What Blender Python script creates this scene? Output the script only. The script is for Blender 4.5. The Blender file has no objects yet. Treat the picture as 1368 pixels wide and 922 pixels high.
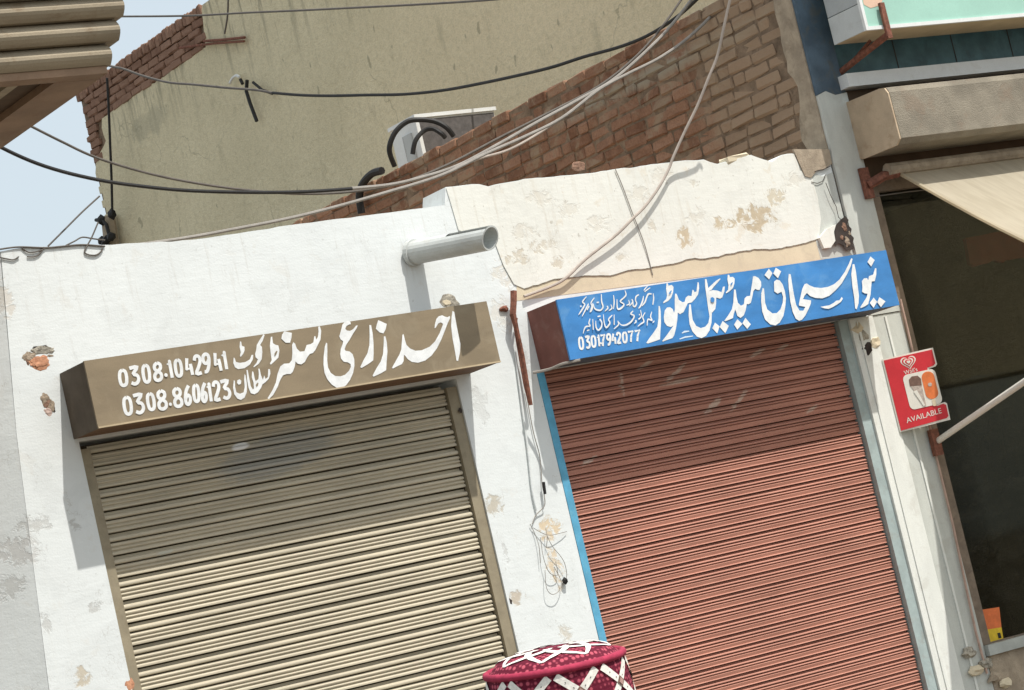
import bpy, bmesh, math, random
from mathutils import Vector, Matrix, noise
from mathutils.geometry import tessellate_polygon
random.seed(7)
S = bpy.context.scene
COL = S.collection

# ---------------------------------------------------------------- camera, light
cam = bpy.data.cameras.new('camera')
cam.sensor_width = 36.0
cam.lens = 36.0 * 3600.0 / 1368.0
cam.clip_start = 0.1
cam.clip_end = 1000.0
cam_ob = bpy.data.objects.new('camera', cam)
COL.objects.link(cam_ob)
R_, U_, F_ = (0.8137,-0.5358,-0.2255), (0.1308,-0.2093,0.9691), (0.5664,0.818,0.1002)
cam_ob.matrix_world = Matrix(((R_[0], U_[0], -F_[0], 0.0), (R_[1], U_[1], -F_[1], -12.0),
                              (R_[2], U_[2], -F_[2], 1.6), (0, 0, 0, 1)))
S.camera = cam_ob

SUN_AZ = math.radians(21.8)      # to the right of the shop fronts' normal
SUN_EL = math.radians(62.5)
w = bpy.data.worlds.new('World')
S.world = w
w.use_nodes = True
nt = w.node_tree
nt.nodes.clear()
sky = nt.nodes.new('ShaderNodeTexSky')
sky.sky_type = 'NISHITA'
sky.sun_disc = False
sky.sun_elevation = SUN_EL
sky.sun_rotation = math.pi - SUN_AZ
sky.air_density = 1.0
sky.dust_density = 4.0
sky.ozone_density = 1.0
bg = nt.nodes.new('ShaderNodeBackground')
bg.inputs['Strength'].default_value = 0.13
wo = nt.nodes.new('ShaderNodeOutputWorld')
veil = nt.nodes.new('ShaderNodeMix')          # thin even dust veil over the whole sky
veil.data_type = 'RGBA'
veil.inputs[0].default_value = 0.68
veil.inputs[7].default_value = (4.15, 4.6, 4.72, 1.0)
nt.links.new(sky.outputs[0], veil.inputs[6])
nt.links.new(veil.outputs[2], bg.inputs[0])
nt.links.new(bg.outputs[0], wo.inputs[0])
sun = bpy.data.lights.new('sun', 'SUN')
sun.energy = 3.05
sun.angle = math.radians(0.55)
sun.color = (1.0, 0.965, 0.91)
sun_ob = bpy.data.objects.new('sun', sun)
COL.objects.link(sun_ob)
to_sun = Vector((math.sin(SUN_AZ) * math.cos(SUN_EL), -math.cos(SUN_AZ) * math.cos(SUN_EL), math.sin(SUN_EL)))
sun_ob.rotation_euler = to_sun.to_track_quat('Z', 'Y').to_euler()
sun_ob.location = (8, -10, 15)
vs = S.view_settings
vs.view_transform = 'Standard'
vs.look = 'None'
vs.exposure = 0.58
vs.gamma = 1.0

# ---------------------------------------------------------------- materials
class NT:
    """small helper for node graphs driven by world position"""
    def __init__(s, name):
        s.m = bpy.data.materials.new(name)
        s.m.use_nodes = True
        s.t = s.m.node_tree
        s.t.nodes.clear()
        s.out = s.t.nodes.new('ShaderNodeOutputMaterial')
        s.b = s.t.nodes.new('ShaderNodeBsdfPrincipled')
        s.t.links.new(s.b.outputs[0], s.out.inputs[0])
        g = s.t.nodes.new('ShaderNodeNewGeometry')
        s.pos = g.outputs['Position']
        sp = s.t.nodes.new('ShaderNodeSeparateXYZ')
        s.link(s.pos, sp.inputs[0])
        s.x, s.y, s.z = sp.outputs
    def link(s, a, b):
        s.t.links.new(a, b)
    def put(s, v, sock):
        if isinstance(v, (int, float)):
            sock.default_value = v
        elif isinstance(v, tuple):
            sock.default_value = (v[0], v[1], v[2], 1.0) if len(sock.default_value) == 4 else v[:3]
        else:
            s.link(v, sock)
    def math(s, op, a, b=0.0, c=None, clamp=False):
        n = s.t.nodes.new('ShaderNodeMath')
        n.operation = op
        n.use_clamp = clamp
        s.put(a, n.inputs[0]); s.put(b, n.inputs[1])
        if c is not None: s.put(c, n.inputs[2])
        return n.outputs[0]
    def mix(s, fac, a, b, mode='MIX'):
        n = s.t.nodes.new('ShaderNodeMix')
        n.data_type = 'RGBA'
        n.blend_type = mode
        s.put(fac, n.inputs[0]); s.put(a, n.inputs[6]); s.put(b, n.inputs[7])
        return n.outputs[2]
    def noise(s, scale, detail=4.0, rough=0.55, vec=None, stretch=None, dist=0.0):
        n = s.t.nodes.new('ShaderNodeTexNoise')
        n.inputs['Scale'].default_value = scale
        n.inputs['Detail'].default_value = detail
        n.inputs['Roughness'].default_value = rough
        n.inputs['Distortion'].default_value = dist
        v = vec or s.pos
        if stretch:
            mp = s.t.nodes.new('ShaderNodeMapping')
            mp.inputs['Scale'].default_value = stretch
            s.link(v, mp.inputs[0]); v = mp.outputs[0]
        s.link(v, n.inputs['Vector'])
        return n.outputs['Fac']
    def ramp(s, v, lo, hi):
        n = s.t.nodes.new('ShaderNodeMapRange')
        n.interpolation_type = 'SMOOTHSTEP'
        s.put(v, n.inputs[0])
        n.inputs[1].default_value = lo; n.inputs[2].default_value = hi
        return n.outputs[0]
    def blot(s, a, b, ca, cb, ra, rb, ang=0.0, nz=None, amp=0.9, soft=0.35):
        """ragged elliptical patch (stain, scuff, painted glare) centred on (ca, cb) of two position sockets"""
        da = s.math('SUBTRACT', a, ca); db = s.math('SUBTRACT', b, cb)
        if ang:
            c, k = math.cos(ang), math.sin(ang)
            u = s.math('ADD', s.math('MULTIPLY', da, c), s.math('MULTIPLY', db, k))
            v = s.math('SUBTRACT', s.math('MULTIPLY', db, c), s.math('MULTIPLY', da, k))
        else:
            u, v = da, db
        d = s.math('ADD', s.math('POWER', s.math('DIVIDE', u, ra), 2.0), s.math('POWER', s.math('DIVIDE', v, rb), 2.0))
        if nz is not None:
            d = s.math('ADD', d, s.math('MULTIPLY', s.math('SUBTRACT', nz, 0.5), amp * 4.0))
        return s.ramp(d, 1.0, 1.0 - soft)
    def bump(s, h, strength=0.3, dist=0.01):
        n = s.t.nodes.new('ShaderNodeBump')
        n.inputs['Strength'].default_value = strength
        n.inputs['Distance'].default_value = dist
        s.link(h, n.inputs['Height'])
        s.link(n.outputs[0], s.b.inputs['Normal'])
    def done(s, col, rough=0.8, metal=0.0, spec=0.3):
        s.put(col, s.b.inputs['Base Color'])
        s.put(rough, s.b.inputs['Roughness'])
        s.b.inputs['Metallic'].default_value = metal
        s.b.inputs['Specular IOR Level'].default_value = spec
        return s.m

def rgb(c, k=1.0):
    return tuple(min(1.0, v * k) for v in c)

def worn(name, c, var=0.15, scale=6.0, rough=0.75, bump=0.25, dist=0.004, dirt=None, dirt_amt=0.35, spec=0.3, metal=0.0, fine=140.0, stretch=None):
    n = NT(name)
    a = n.noise(scale, 5, 0.6, stretch=stretch)
    f = n.noise(fine, 3, 0.6)
    col = n.mix(n.ramp(a, 0.3, 0.7), rgb(c, 1 - var), rgb(c, 1 + var))
    col = n.mix(n.math('MULTIPLY', n.ramp(f, 0.35, 0.75), 0.25), col, rgb(c, 0.7))
    if dirt:
        d = n.noise(scale * 1.7, 6, 0.65, dist=0.6)
        col = n.mix(n.math('MULTIPLY', n.ramp(d, 0.52, 0.68), dirt_amt), col, dirt)
    n.bump(n.math('ADD', n.math('MULTIPLY', a, 0.6), n.math('MULTIPLY', f, 0.4)), bump, dist)
    return n.done(col, rough, metal, spec)

def white_wall(name, base, stains, general=0.35, dirty=(0.5, 0.44, 0.34)):
    n = NT(name)
    big = n.noise(1.3, 5, 0.6)
    mid = n.noise(7.0, 6, 0.65, dist=0.4)
    fine = n.noise(90.0, 3, 0.6)
    trowel = n.noise(9.0, 4, 0.6, stretch=(1.0, 1.0, 3.0))
    streak = n.noise(6.0, 5, 0.65, stretch=(3.0, 3.0, 0.35))
    col = n.mix(n.ramp(big, 0.3, 0.7), base, rgb(base, 0.93))
    col = n.mix(n.math('MULTIPLY', n.ramp(trowel, 0.5, 0.75), 0.3), col, rgb(base, 0.87))
    col = n.mix(n.math('MULTIPLY', n.ramp(streak, 0.57, 0.72), general * 0.6), col, dirty)
    col = n.mix(n.math('MULTIPLY', n.ramp(mid, 0.60, 0.66), general), col, rgb(dirty, 1.15))
    lay = n.noise(3.1, 6, 0.7, dist=0.6)         # layered whitewash, thinner in places
    col = n.mix(n.math('MULTIPLY', n.ramp(lay, 0.50, 0.62), 0.30), col, rgb(base, 0.80))
    run = n.noise(13.0, 5, 0.7, stretch=(2.2, 2.2, 0.16))
    top = n.ramp(n.z, 3.0, 3.95)
    col = n.mix(n.math('MULTIPLY', n.math('MULTIPLY', n.ramp(run, 0.54, 0.68), top), 0.35), col, rgb(dirty, 0.9))
    cv = n.t.nodes.new('ShaderNodeTexVoronoi')
    cv.feature = 'DISTANCE_TO_EDGE'
    cv.inputs['Scale'].default_value = 1.6
    wob = n.t.nodes.new('ShaderNodeVectorMath'); wob.operation = 'ADD'
    wn = n.t.nodes.new('ShaderNodeTexNoise'); wn.inputs['Scale'].default_value = 5.0; wn.inputs['Detail'].default_value = 6.0
    n.link(n.pos, wn.inputs['Vector']); n.link(n.pos, wob.inputs[0]); n.link(wn.outputs['Color'], wob.inputs[1])
    n.link(wob.outputs[0], cv.inputs['Vector'])
    crk = n.math('MULTIPLY', n.ramp(cv.outputs['Distance'], 0.006, 0.001), n.ramp(lay, 0.46, 0.58))
    col = n.mix(n.math('MULTIPLY', crk, 0.28), col, (0.30, 0.27, 0.22))
    speck = n.noise(30.0, 2, 0.5)
    col = n.mix(n.math('MULTIPLY', n.ramp(speck, 0.70, 0.74), general), col, rgb(dirty, 0.55))
    rag = n.noise(15.0, 6, 0.7, dist=0.9)
    rag2 = n.noise(34.0, 4, 0.6)
    nz = n.math('ADD', n.math('MULTIPLY', rag, 0.75), n.math('MULTIPLY', rag2, 0.25))
    hole = None
    for (sx, sz, rx, rz, amt, c) in stains:
        k = n.blot(n.x, n.z, sx, sz, rx, rz, 0.0, nz, 2.1, 0.95)
        col = n.mix(n.math('MULTIPLY', k, amt), col, n.mix(rag2, rgb(c, 0.8), rgb(c, 1.2)))
        hole = k if hole is None else n.math('MAXIMUM', hole, k)
    h = n.math('ADD', n.math('MULTIPLY', trowel, 0.35), n.math('MULTIPLY', fine, 0.2))
    h = n.math('ADD', h, n.math('MULTIPLY', big, 0.8))
    if hole is not None:
        h = n.math('SUBTRACT', h, n.math('MULTIPLY', hole, 0.35))
    n.bump(h, 0.35, 0.012)
    return n.done(col, 0.85, 0.0, 0.2)

CREAM = (0.50, 0.41, 0.28)
GREY = (0.45, 0.44, 0.41)
FL = [(7.9598,2.2343),(7.9652,1.7227),(8.2815,2.0557),(8.2539,1.8332),(5.5602,2.546),(5.5772,2.1351),(5.4233,1.8162),(5.2656,2.4685),(5.4532,3.6845),(5.609,3.4568),(8.0066,2.7622),(8.2218,1.4897),(7.826,3.5324),(8.3652,2.9822),(5.3502,2.5823),(5.1925,2.3173),(5.3025,2.1142),(5.519,2.888),(7.9598,1.9684)]
FL2 = [(8.4471,3.458),(8.2973,3.2439)]
stains_front = [(*FL2[0], 0.16, 0.10, 0.45, (0.66, 0.58, 0.45)), (*FL2[1], 0.07, 0.10, 0.35, (0.66, 0.58, 0.45)),
    (*FL[0], 0.075, 0.055, 0.85, (0.52, 0.47, 0.38)), (*FL[1], 0.05, 0.045, 0.8, (0.5, 0.42, 0.32)),
    (*FL[2], 0.075, 0.075, 0.9, (0.66, 0.53, 0.36)), (*FL[3], 0.05, 0.12, 0.85, (0.68, 0.55, 0.38)),
    (*FL[4], 0.035, 0.035, 0.6, GREY), (*FL[5], 0.05, 0.03, 0.6, GREY), (*FL[6], 0.06, 0.05, 0.7, CREAM),
    (*FL[7], 0.12, 0.08, 0.55, (0.5, 0.48, 0.45)), (*FL[8], 0.05, 0.10, 0.5, (0.6, 0.52, 0.42)),
    (*FL[10], 0.07, 0.10, 0.25, GREY), (*FL[11], 0.05, 0.05, 0.5, CREAM), (*FL[13], 0.04, 0.12, 0.35, GREY),
    (*FL[14], 0.10, 0.05, 0.5, GREY), (*FL[15], 0.07, 0.07, 0.5, GREY), (*FL[16], 0.03, 0.06, 0.5, GREY),
    (*FL[18], 0.02, 0.07, 0.4, GREY)]
FC2 = [(9.075,3.6662),(8.5595,3.6797),(9.3842,3.8092),(8.8951,3.7726),(9.7721,3.6347),(10.5621,3.7803),(9.5747,3.9011),(8.7114,3.8569)]
FC = [(10.2194,3.5774),(9.9656,3.5688),(9.6552,3.5225),(10.3853,3.6832),(8.47,3.5404),(8.6353,3.5855),(8.7341,3.4795),(9.4391,3.6263),(9.8037,3.8335),(9.1744,3.4583)]
stains_coat = [
    (*FC[0], 0.15, 0.09, 0.95, (0.52, 0.43, 0.30)), (*FC[1], 0.10, 0.045, 0.9, (0.54, 0.45, 0.31)), (*FC[2], 0.06, 0.065, 0.9, (0.55, 0.45, 0.31)),
    (*FC[3], 0.08, 0.07, 0.7, (0.56, 0.48, 0.34)), (*FC[4], 0.08, 0.05, 0.5, CREAM), (*FC[5], 0.11, 0.04, 0.45, CREAM),
    (*FC[6], 0.05, 0.04, 0.5, CREAM), (*FC[7], 0.03, 0.04, 0.4, CREAM), (*FC[8], 0.04, 0.03, 0.35, CREAM), (*FC[9], 0.05, 0.03, 0.4, CREAM)]
stains_coat += [(p[0], p[1], 0.09, 0.05, 0.28, (0.60, 0.53, 0.42)) for p in FC2]
M = {}
M['white'] = white_wall('white_paint', (0.755, 0.785, 0.775), stains_front, 0.22, (0.56, 0.53, 0.47))
M['coat'] = white_wall('white_plaster_coat', (0.775, 0.77, 0.705), stains_coat, 0.42, (0.58, 0.51, 0.40))
M['band'] = worn('cream_band', (0.66, 0.57, 0.41), 0.07, 5, 0.85, 0.3, 0.006, (0.5, 0.43, 0.33), 0.4)
M['cement'] = worn('cement', (0.38, 0.31, 0.23), 0.22, 9, 0.95, 0.8, 0.012, (0.22, 0.17, 0.12), 0.5)
M['broken'] = worn('broken_plaster', (0.36, 0.33, 0.27), 0.4, 30, 0.95, 0.8, 0.01, (0.12, 0.10, 0.08), 0.8)
M['joint_dark'] = worn('joint_dark', (0.028, 0.018, 0.012), 0.3, 20, 0.95)  # joint dirt and the shade of the slat gaps in one near-black colour
M['void'] = worn('dark_cavity', (0.05, 0.04, 0.035), 0.3, 20, 0.95)
M['orange'] = worn('orange_brick', (0.54, 0.27, 0.16), 0.25, 40, 0.9, 0.6, 0.006, (0.35, 0.12, 0.06), 0.6)
M['oldbrick'] = worn('old_brick', (0.27, 0.16, 0.11), 0.3, 30, 0.95, 0.8, 0.01, (0.10, 0.06, 0.045), 0.7)
M['brownpl'] = worn('brown_plaster', (0.34, 0.27, 0.20), 0.35, 40, 0.95, 0.8, 0.006, (0.14, 0.11, 0.09), 0.8)
M['pinkpl'] = worn('pinkish_plaster', (0.58, 0.44, 0.38), 0.2, 40, 0.95, 0.6, 0.006)
M['ppaint'] = worn('pale_grey_paint', (0.54, 0.555, 0.51), 0.08, 5, 0.7, 0.35, 0.006, (0.4, 0.38, 0.33), 0.35, stretch=(2, 2, 0.5))
M['pillarwhite'] = worn('pillar_white', (0.74, 0.75, 0.70), 0.06, 5, 0.7, 0.35, 0.006, (0.5, 0.48, 0.42), 0.35, stretch=(2, 2, 0.5))
M['slate'] = worn('slate_blue_paint', (0.085, 0.125, 0.165), 0.3, 5, 0.7, 0.5, 0.006, (0.12, 0.12, 0.10), 0.6)
M['teal_dark'] = worn('dark_teal_tile', (0.07, 0.135, 0.15), 0.25, 6, 0.5, 0.3, 0.004, (0.05, 0.08, 0.08), 0.5)
M['olive'] = worn('olive_sign_paint', (0.255, 0.20, 0.128), 0.12, 3, 0.6, 0.3, 0.004, (0.32, 0.265, 0.18), 0.5, 0.35, stretch=(1.0, 1, 2.5))
M['olive_side'] = worn('olive_side_shaded', (0.115, 0.09, 0.066), 0.18, 12, 0.7, 0.3, 0.003)  # darkened copy of the front olive, side shade put into the colour
M['olive_dark'] = worn('olive_patch_paint', (0.16, 0.125, 0.085), 0.18, 30, 0.7, 0.3, 0.003)
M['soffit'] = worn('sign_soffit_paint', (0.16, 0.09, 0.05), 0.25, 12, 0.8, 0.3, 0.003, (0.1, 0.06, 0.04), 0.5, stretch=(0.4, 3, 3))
M['blue'] = worn('blue_sign_paint', (0.052, 0.225, 0.53), 0.15, 3, 0.55, 0.3, 0.004, (0.14, 0.33, 0.58), 0.5, 0.35, stretch=(1.0, 1, 2.5))
M['blue_strip'] = worn('blue_guide_paint', (0.11, 0.37, 0.55), 0.14, 9, 0.55, 0.3, 0.003, (0.2, 0.42, 0.5), 0.5)
M['grey_strip'] = worn('grey_guide_paint', (0.36, 0.43, 0.42), 0.12, 9, 0.6, 0.3, 0.003, (0.3, 0.3, 0.27), 0.5)
M['olive_rail'] = worn('olive_guide_paint', (0.30, 0.255, 0.175), 0.12, 9, 0.6, 0.3, 0.003, (0.2, 0.16, 0.1), 0.4)
M['maroon'] = worn('maroon_sign_side', (0.21, 0.085, 0.068), 0.14, 7, 0.7, 0.3, 0.003, (0.28, 0.17, 0.14), 0.4)
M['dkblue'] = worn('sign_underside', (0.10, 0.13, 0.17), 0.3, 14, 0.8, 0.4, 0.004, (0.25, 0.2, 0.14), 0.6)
M['letter'] = worn('white_lettering', (0.78, 0.79, 0.78), 0.09, 22, 0.5, 0.05, 0.001)
M['letter_warm'] = worn('white_lettering_faded', (0.62, 0.74, 0.86), 0.06, 20, 0.5, 0.05, 0.001)
M['rust'] = worn('rusty_iron', (0.21, 0.085, 0.055), 0.35, 40, 0.85, 0.6, 0.004, (0.10, 0.05, 0.04), 0.6)
M['rod_pink'] = worn('pinkish_primer_rod', (0.46, 0.32, 0.26), 0.15, 20, 0.8)
M['pvc'] = worn('grey_pvc', (0.55, 0.57, 0.55), 0.07, 8, 0.5, 0.15, 0.002, (0.45, 0.43, 0.38), 0.4)
M['beige'] = None
M['white_metal'] = worn('white_enamel', (0.76, 0.77, 0.75), 0.04, 8, 0.4, 0.1, 0.002, (0.6, 0.58, 0.52), 0.3, 0.5)
M['grey_panel'] = worn('grey_sheet', (0.52, 0.54, 0.53), 0.06, 5, 0.55, 0.15, 0.002, (0.42, 0.42, 0.4), 0.4)
M['grey_panel_b'] = worn('grey_sheet_dull', (0.40, 0.42, 0.42), 0.06, 5, 0.55, 0.15, 0.002, (0.35, 0.35, 0.33), 0.4)
M['coil'] = worn('dark_coil', (0.11, 0.10, 0.095), 0.2, 30, 0.7, 0.3, 0.004)
M['black'] = worn('black_rubber', (0.022, 0.021, 0.02), 0.2, 20, 0.6)
M['cable_grey'] = worn('grey_cable', (0.29, 0.265, 0.235), 0.12, 14, 0.6)
M['cable_pale'] = worn('pale_cable', (0.42, 0.36, 0.31), 0.12, 14, 0.6)
M['cable_dull'] = worn('dull_wire', (0.12, 0.105, 0.09), 0.15, 14, 0.6)
M['mint'] = worn('mint_sign_face', (0.36, 0.60, 0.50), 0.05, 4, 0.45, 0.1, 0.002, (0.36, 0.6, 0.5), 0.4, 0.4)
M['peach'] = worn('peach_print', (0.75, 0.52, 0.38), 0.05, 6, 0.5)
M['tan'] = worn('tan_soffit', (0.50, 0.40, 0.26), 0.1, 5, 0.8, 0.2, 0.003)
M['beam'] = worn('beam_plaster', (0.255, 0.225, 0.175), 0.20, 4, 0.9, 0.9, 0.016, (0.24, 0.17, 0.12), 0.4)
M['beam_end'] = worn('beam_end_plaster', (0.50, 0.39, 0.27), 0.14, 5, 0.9, 0.5, 0.008, (0.35, 0.24, 0.15), 0.5)
M['frame'] = worn('brown_frame', (0.20, 0.155, 0.115), 0.2, 12, 0.7, 0.4, 0.004, (0.11, 0.08, 0.06), 0.5)
M['sill'] = worn('grey_sill', (0.42, 0.44, 0.41), 0.12, 7, 0.7, 0.3, 0.004)
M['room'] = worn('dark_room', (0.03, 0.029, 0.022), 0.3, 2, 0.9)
M['red'] = worn('red_print', (0.62, 0.035, 0.045), 0.06, 8, 0.45, 0.05, 0.001)
M['redbanner'] = worn('red_banner', (0.85, 0.19, 0.12), 0.15, 8, 0.7)
M['signwhite'] = worn('sign_white', (0.80, 0.77, 0.68), 0.04, 8, 0.5, 0.05, 0.001)
M['choc'] = worn('chocolate_print', (0.20, 0.12, 0.09), 0.2, 40, 0.5)
M['conegrey'] = worn('cone_print', (0.50, 0.42, 0.36), 0.25, 60, 0.5)
M['orangeprint'] = worn('orange_print', (0.75, 0.20, 0.06), 0.12, 20, 0.5)
M['yellowprint'] = worn('yellow_print', (0.72, 0.50, 0.03), 0.12, 20, 0.5)
M['redorange'] = worn('redorange_print', (0.70, 0.17, 0.05), 0.12, 20, 0.5)
M['skin'] = worn('skin', (0.42, 0.24, 0.16), 0.05, 20, 0.6)
M['hair'] = worn('black_hair', (0.02, 0.016, 0.013), 0.2, 80, 0.6)
M['cloth'] = worn('pale_cotton', (0.62, 0.60, 0.55), 0.06, 14, 0.9)
M['braid'] = worn('white_braid', (0.80, 0.77, 0.70), 0.12, 160, 0.8, 0.4, 0.002)
M['piping'] = worn('crimson_piping', (0.36, 0.03, 0.07), 0.18, 90, 0.8, 0.3, 0.002)
M['knot'] = worn('dull_pink_knot', (0.45, 0.28, 0.24), 0.2, 90, 0.8)
M['ground'] = worn('dusty_ground', (0.155, 0.13, 0.10), 0.2, 2, 0.95, 0.5, 0.02, (0.12, 0.10, 0.08), 0.5)
M['pave'] = worn('pavement_cement', (0.24, 0.215, 0.18), 0.15, 3, 0.95, 0.5, 0.01, (0.24, 0.21, 0.17), 0.5)
M['wood'] = worn('brown_moulding', (0.33, 0.275, 0.195), 0.16, 5, 0.75, 0.4, 0.006, (0.2, 0.13, 0.07), 0.45, stretch=(0.5, 3, 3))
M['wood_red'] = worn('brown_red_board', (0.30, 0.20, 0.13), 0.16, 5, 0.75, 0.4, 0.006, (0.22, 0.11, 0.06), 0.4)
M['dark_wood_and_shade'] = worn('dark_board_and_shade', (0.10, 0.062, 0.036), 0.2, 5, 0.8)
M['mould_top'] = worn('grey_moulding', (0.34, 0.305, 0.235), 0.12, 5, 0.8, 0.4, 0.006, (0.25, 0.2, 0.14), 0.4)

def beige_mat():
    n = NT('beige_render')
    a = n.noise(0.9, 6, 0.6)
    b = n.noise(5.0, 6, 0.65, stretch=(1, 1, 0.35))
    f = n.noise(60.0, 4, 0.7)
    col = n.mix(n.ramp(a, 0.3, 0.7), (0.72, 0.635, 0.43), (0.82, 0.725, 0.50))
    col = n.mix(n.math('MULTIPLY', n.ramp(n.y, 9.5, 5.0), 0.7), col, (0.78, 0.655, 0.455))
    col = n.mix(n.math('MULTIPLY', n.ramp(b, 0.55, 0.72), 0.45), col, (0.40, 0.355, 0.235))
    col = n.mix(n.math('MULTIPLY', n.ramp(f, 0.45, 0.7), 0.4), col, (0.40, 0.355, 0.235))
    # soot marks running down from the top edge, rust stain low down, grey damp under the bricks
    top = n.ramp(n.z, 7.0, 8.1)
    st = n.noise(4.0, 5, 0.7, stretch=(1, 2.2, 0.25))
    col = n.mix(n.math('MULTIPLY', n.math('MULTIPLY', top, n.ramp(st, 0.50, 0.64)), 0.65), col, (0.16, 0.15, 0.11))
    k = n.blot(n.y, n.z, 12.3, 7.45, 0.55, 0.16, 0.0, b, 0.8, 0.8)
    col = n.mix(n.math('MULTIPLY', k, 0.35), col, (0.30, 0.29, 0.22))
    g = n.noise(17.0, 5, 0.7)
    col = n.mix(n.math('MULTIPLY', n.ramp(g, 0.42, 0.72), 0.45), col, (0.52, 0.455, 0.30))
    cv = n.t.nodes.new('ShaderNodeTexVoronoi')
    cv.feature = 'DISTANCE_TO_EDGE'
    cv.inputs['Scale'].default_value = 0.55
    wob = n.t.nodes.new('ShaderNodeVectorMath'); wob.operation = 'ADD'
    wn = n.t.nodes.new('ShaderNodeTexNoise'); wn.inputs['Scale'].default_value = 2.0; wn.inputs['Detail'].default_value = 7.0
    n.link(n.pos, wn.inputs['Vector']); n.link(n.pos, wob.inputs[0]); n.link(wn.outputs['Color'], wob.inputs[1])
    n.link(wob.outputs[0], cv.inputs['Vector'])
    crk = n.math('MULTIPLY', n.ramp(cv.outputs['Distance'], 0.006, 0.001), n.ramp(a, 0.45, 0.6))
    col = n.mix(n.math('MULTIPLY', crk, 0.5), col, (0.30, 0.27, 0.18))
    pk = n.noise(7.0, 2, 0.5, stretch=(1, 1, 0.6))
    col = n.mix(n.math('MULTIPLY', n.ramp(pk, 0.70, 0.73), 0.5), col, (0.24, 0.22, 0.15))
    n.bump(n.math('ADD', n.math('MULTIPLY', f, 0.5), n.math('ADD', b, g)), 0.7, 0.025)
    return n.done(col, 0.95, 0, 0.15)
M['beige'] = beige_mat()

def brick_mat(name, lo, hi, smear):
    n = NT(name)
    oi = n.t.nodes.new('ShaderNodeObjectInfo')
    rnd = oi.outputs['Random']
    a = n.noise(9.0, 5, 0.65)
    f = n.noise(70.0, 4, 0.65)
    col = n.mix(rnd, lo, hi)
    col = n.mix(n.math('MULTIPLY', n.ramp(a, 0.35, 0.7), 0.4), col, rgb(hi, 1.15))
    col = n.mix(n.math('MULTIPLY', n.ramp(f, 0.4, 0.7), 0.35), col, rgb(lo, 0.6))
    if smear:
        sm = n.noise(3.2, 6, 0.7, dist=0.7)
        col = n.mix(n.math('MULTIPLY', n.ramp(sm, 0.49, 0.64), 0.8), col, (0.34, 0.255, 0.175))
        # mortar slopped along one course, and render washed over the street end
        d = n.math('ABSOLUTE', n.math('SUBTRACT', n.z, 4.86))
        k = n.math('MULTIPLY', n.ramp(d, 0.075, 0.02), n.ramp(sm, 0.40, 0.55))
        k = n.math('MULTIPLY', k, n.ramp(n.y, 2.9, 2.2))
        col = n.mix(n.math('MULTIPLY', k, 0.85), col, (0.33, 0.29, 0.22))
        e = n.math('ADD', n.math('MULTIPLY', n.ramp(n.y, 1.5, 0.3), 0.85), n.math('MULTIPLY', n.math('SUBTRACT', sm, 0.5), 0.9))
        col = n.mix(n.math('MULTIPLY', n.ramp(e, 0.05, 0.5), 0.75), col, (0.36, 0.265, 0.18))
    n.bump(n.math('ADD', a, n.math('MULTIPLY', f, 0.6)), 0.7, 0.012)
    return n.done(col, 0.95, 0, 0.15)
M['brick'] = brick_mat('wall_brick', (0.165, 0.08, 0.048), (0.37, 0.21, 0.135), True)
M['brick_far'] = brick_mat('far_brick', (0.20, 0.11, 0.075), (0.33, 0.20, 0.14), False)
M['mortar'] = worn('mortar', (0.24, 0.17, 0.115), 0.3, 8, 0.95, 0.8, 0.02, (0.10, 0.07, 0.05), 0.6)

def shutter_mat(name, c, scuffs, dirt, blots=()):
    n = NT(name)
    oi = n.t.nodes.new('ShaderNodeObjectInfo')
    rnd = oi.outputs['Random']
    a = n.noise(3.0, 5, 0.6, stretch=(0.6, 1, 2.5))
    g = n.noise(14.0, 5, 0.7, stretch=(0.35, 2, 6))
    f = n.noise(120.0, 3, 0.6)
    col = n.mix(n.ramp(a, 0.3, 0.7), rgb(c, 0.90), rgb(c, 1.10))
    col = n.mix(n.math('MULTIPLY', rnd, 0.22), col, rgb(c, 0.62))
    rs = n.noise(5.0, 6, 0.75, stretch=(0.5, 1, 1.4), dist=0.8)
    col = n.mix(n.math('MULTIPLY', n.ramp(rs, 0.58, 0.72), 0.45), col, rgb(c, 0.55))
    col = n.mix(n.math('MULTIPLY', n.ramp(rs, 0.44, 0.30), 0.35), col, dirt)
    col = n.mix(n.math('MULTIPLY', n.ramp(g, 0.54, 0.66), 0.35), col, dirt)
    col = n.mix(n.math('MULTIPLY', n.ramp(f, 0.5, 0.75), 0.25), col, rgb(c, 0.65))
    nz = n.noise(26.0, 5, 0.7, stretch=(1, 1, 1))
    for (x0, z0, x1, z1, wd, amt, cc) in scuffs:
        L = math.hypot(x1 - x0, z1 - z0) / 2
        k = n.blot(n.x, n.z, (x0 + x1) / 2, (z0 + z1) / 2, L, wd, math.atan2(z1 - z0, x1 - x0), nz, 0.7, 0.8)
        col = n.mix(n.math('MULTIPLY', k, amt), col, cc)
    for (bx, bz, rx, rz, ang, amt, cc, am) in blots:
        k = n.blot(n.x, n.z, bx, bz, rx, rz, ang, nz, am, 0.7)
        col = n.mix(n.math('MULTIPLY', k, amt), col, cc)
    n.bump(n.math('ADD', g, n.math('MULTIPLY', f, 0.5)), 0.2, 0.003)
    return n.done(col, 0.6, 0, 0.35)
PK = (0.60, 0.46, 0.37)
SC = [(9.2779,2.7101),(9.5046,2.8313),(9.1347,2.8259),(9.2641,2.8645),(9.2186,2.7099),(9.5931,2.7221),(9.5036,2.498),(9.6875,2.5939),(9.6941,2.4871),(9.898,2.6211),(9.9356,2.7808),(10.0799,2.8238),(9.013,2.8646),(8.9882,2.6699),(10.1325,2.7896),(10.265,2.8258),(10.2422,2.4007),(10.3712,2.4401),(8.5953,2.3553),(8.7301,2.3931),(8.2514,2.5021),(8.3588,2.5271)]
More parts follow.
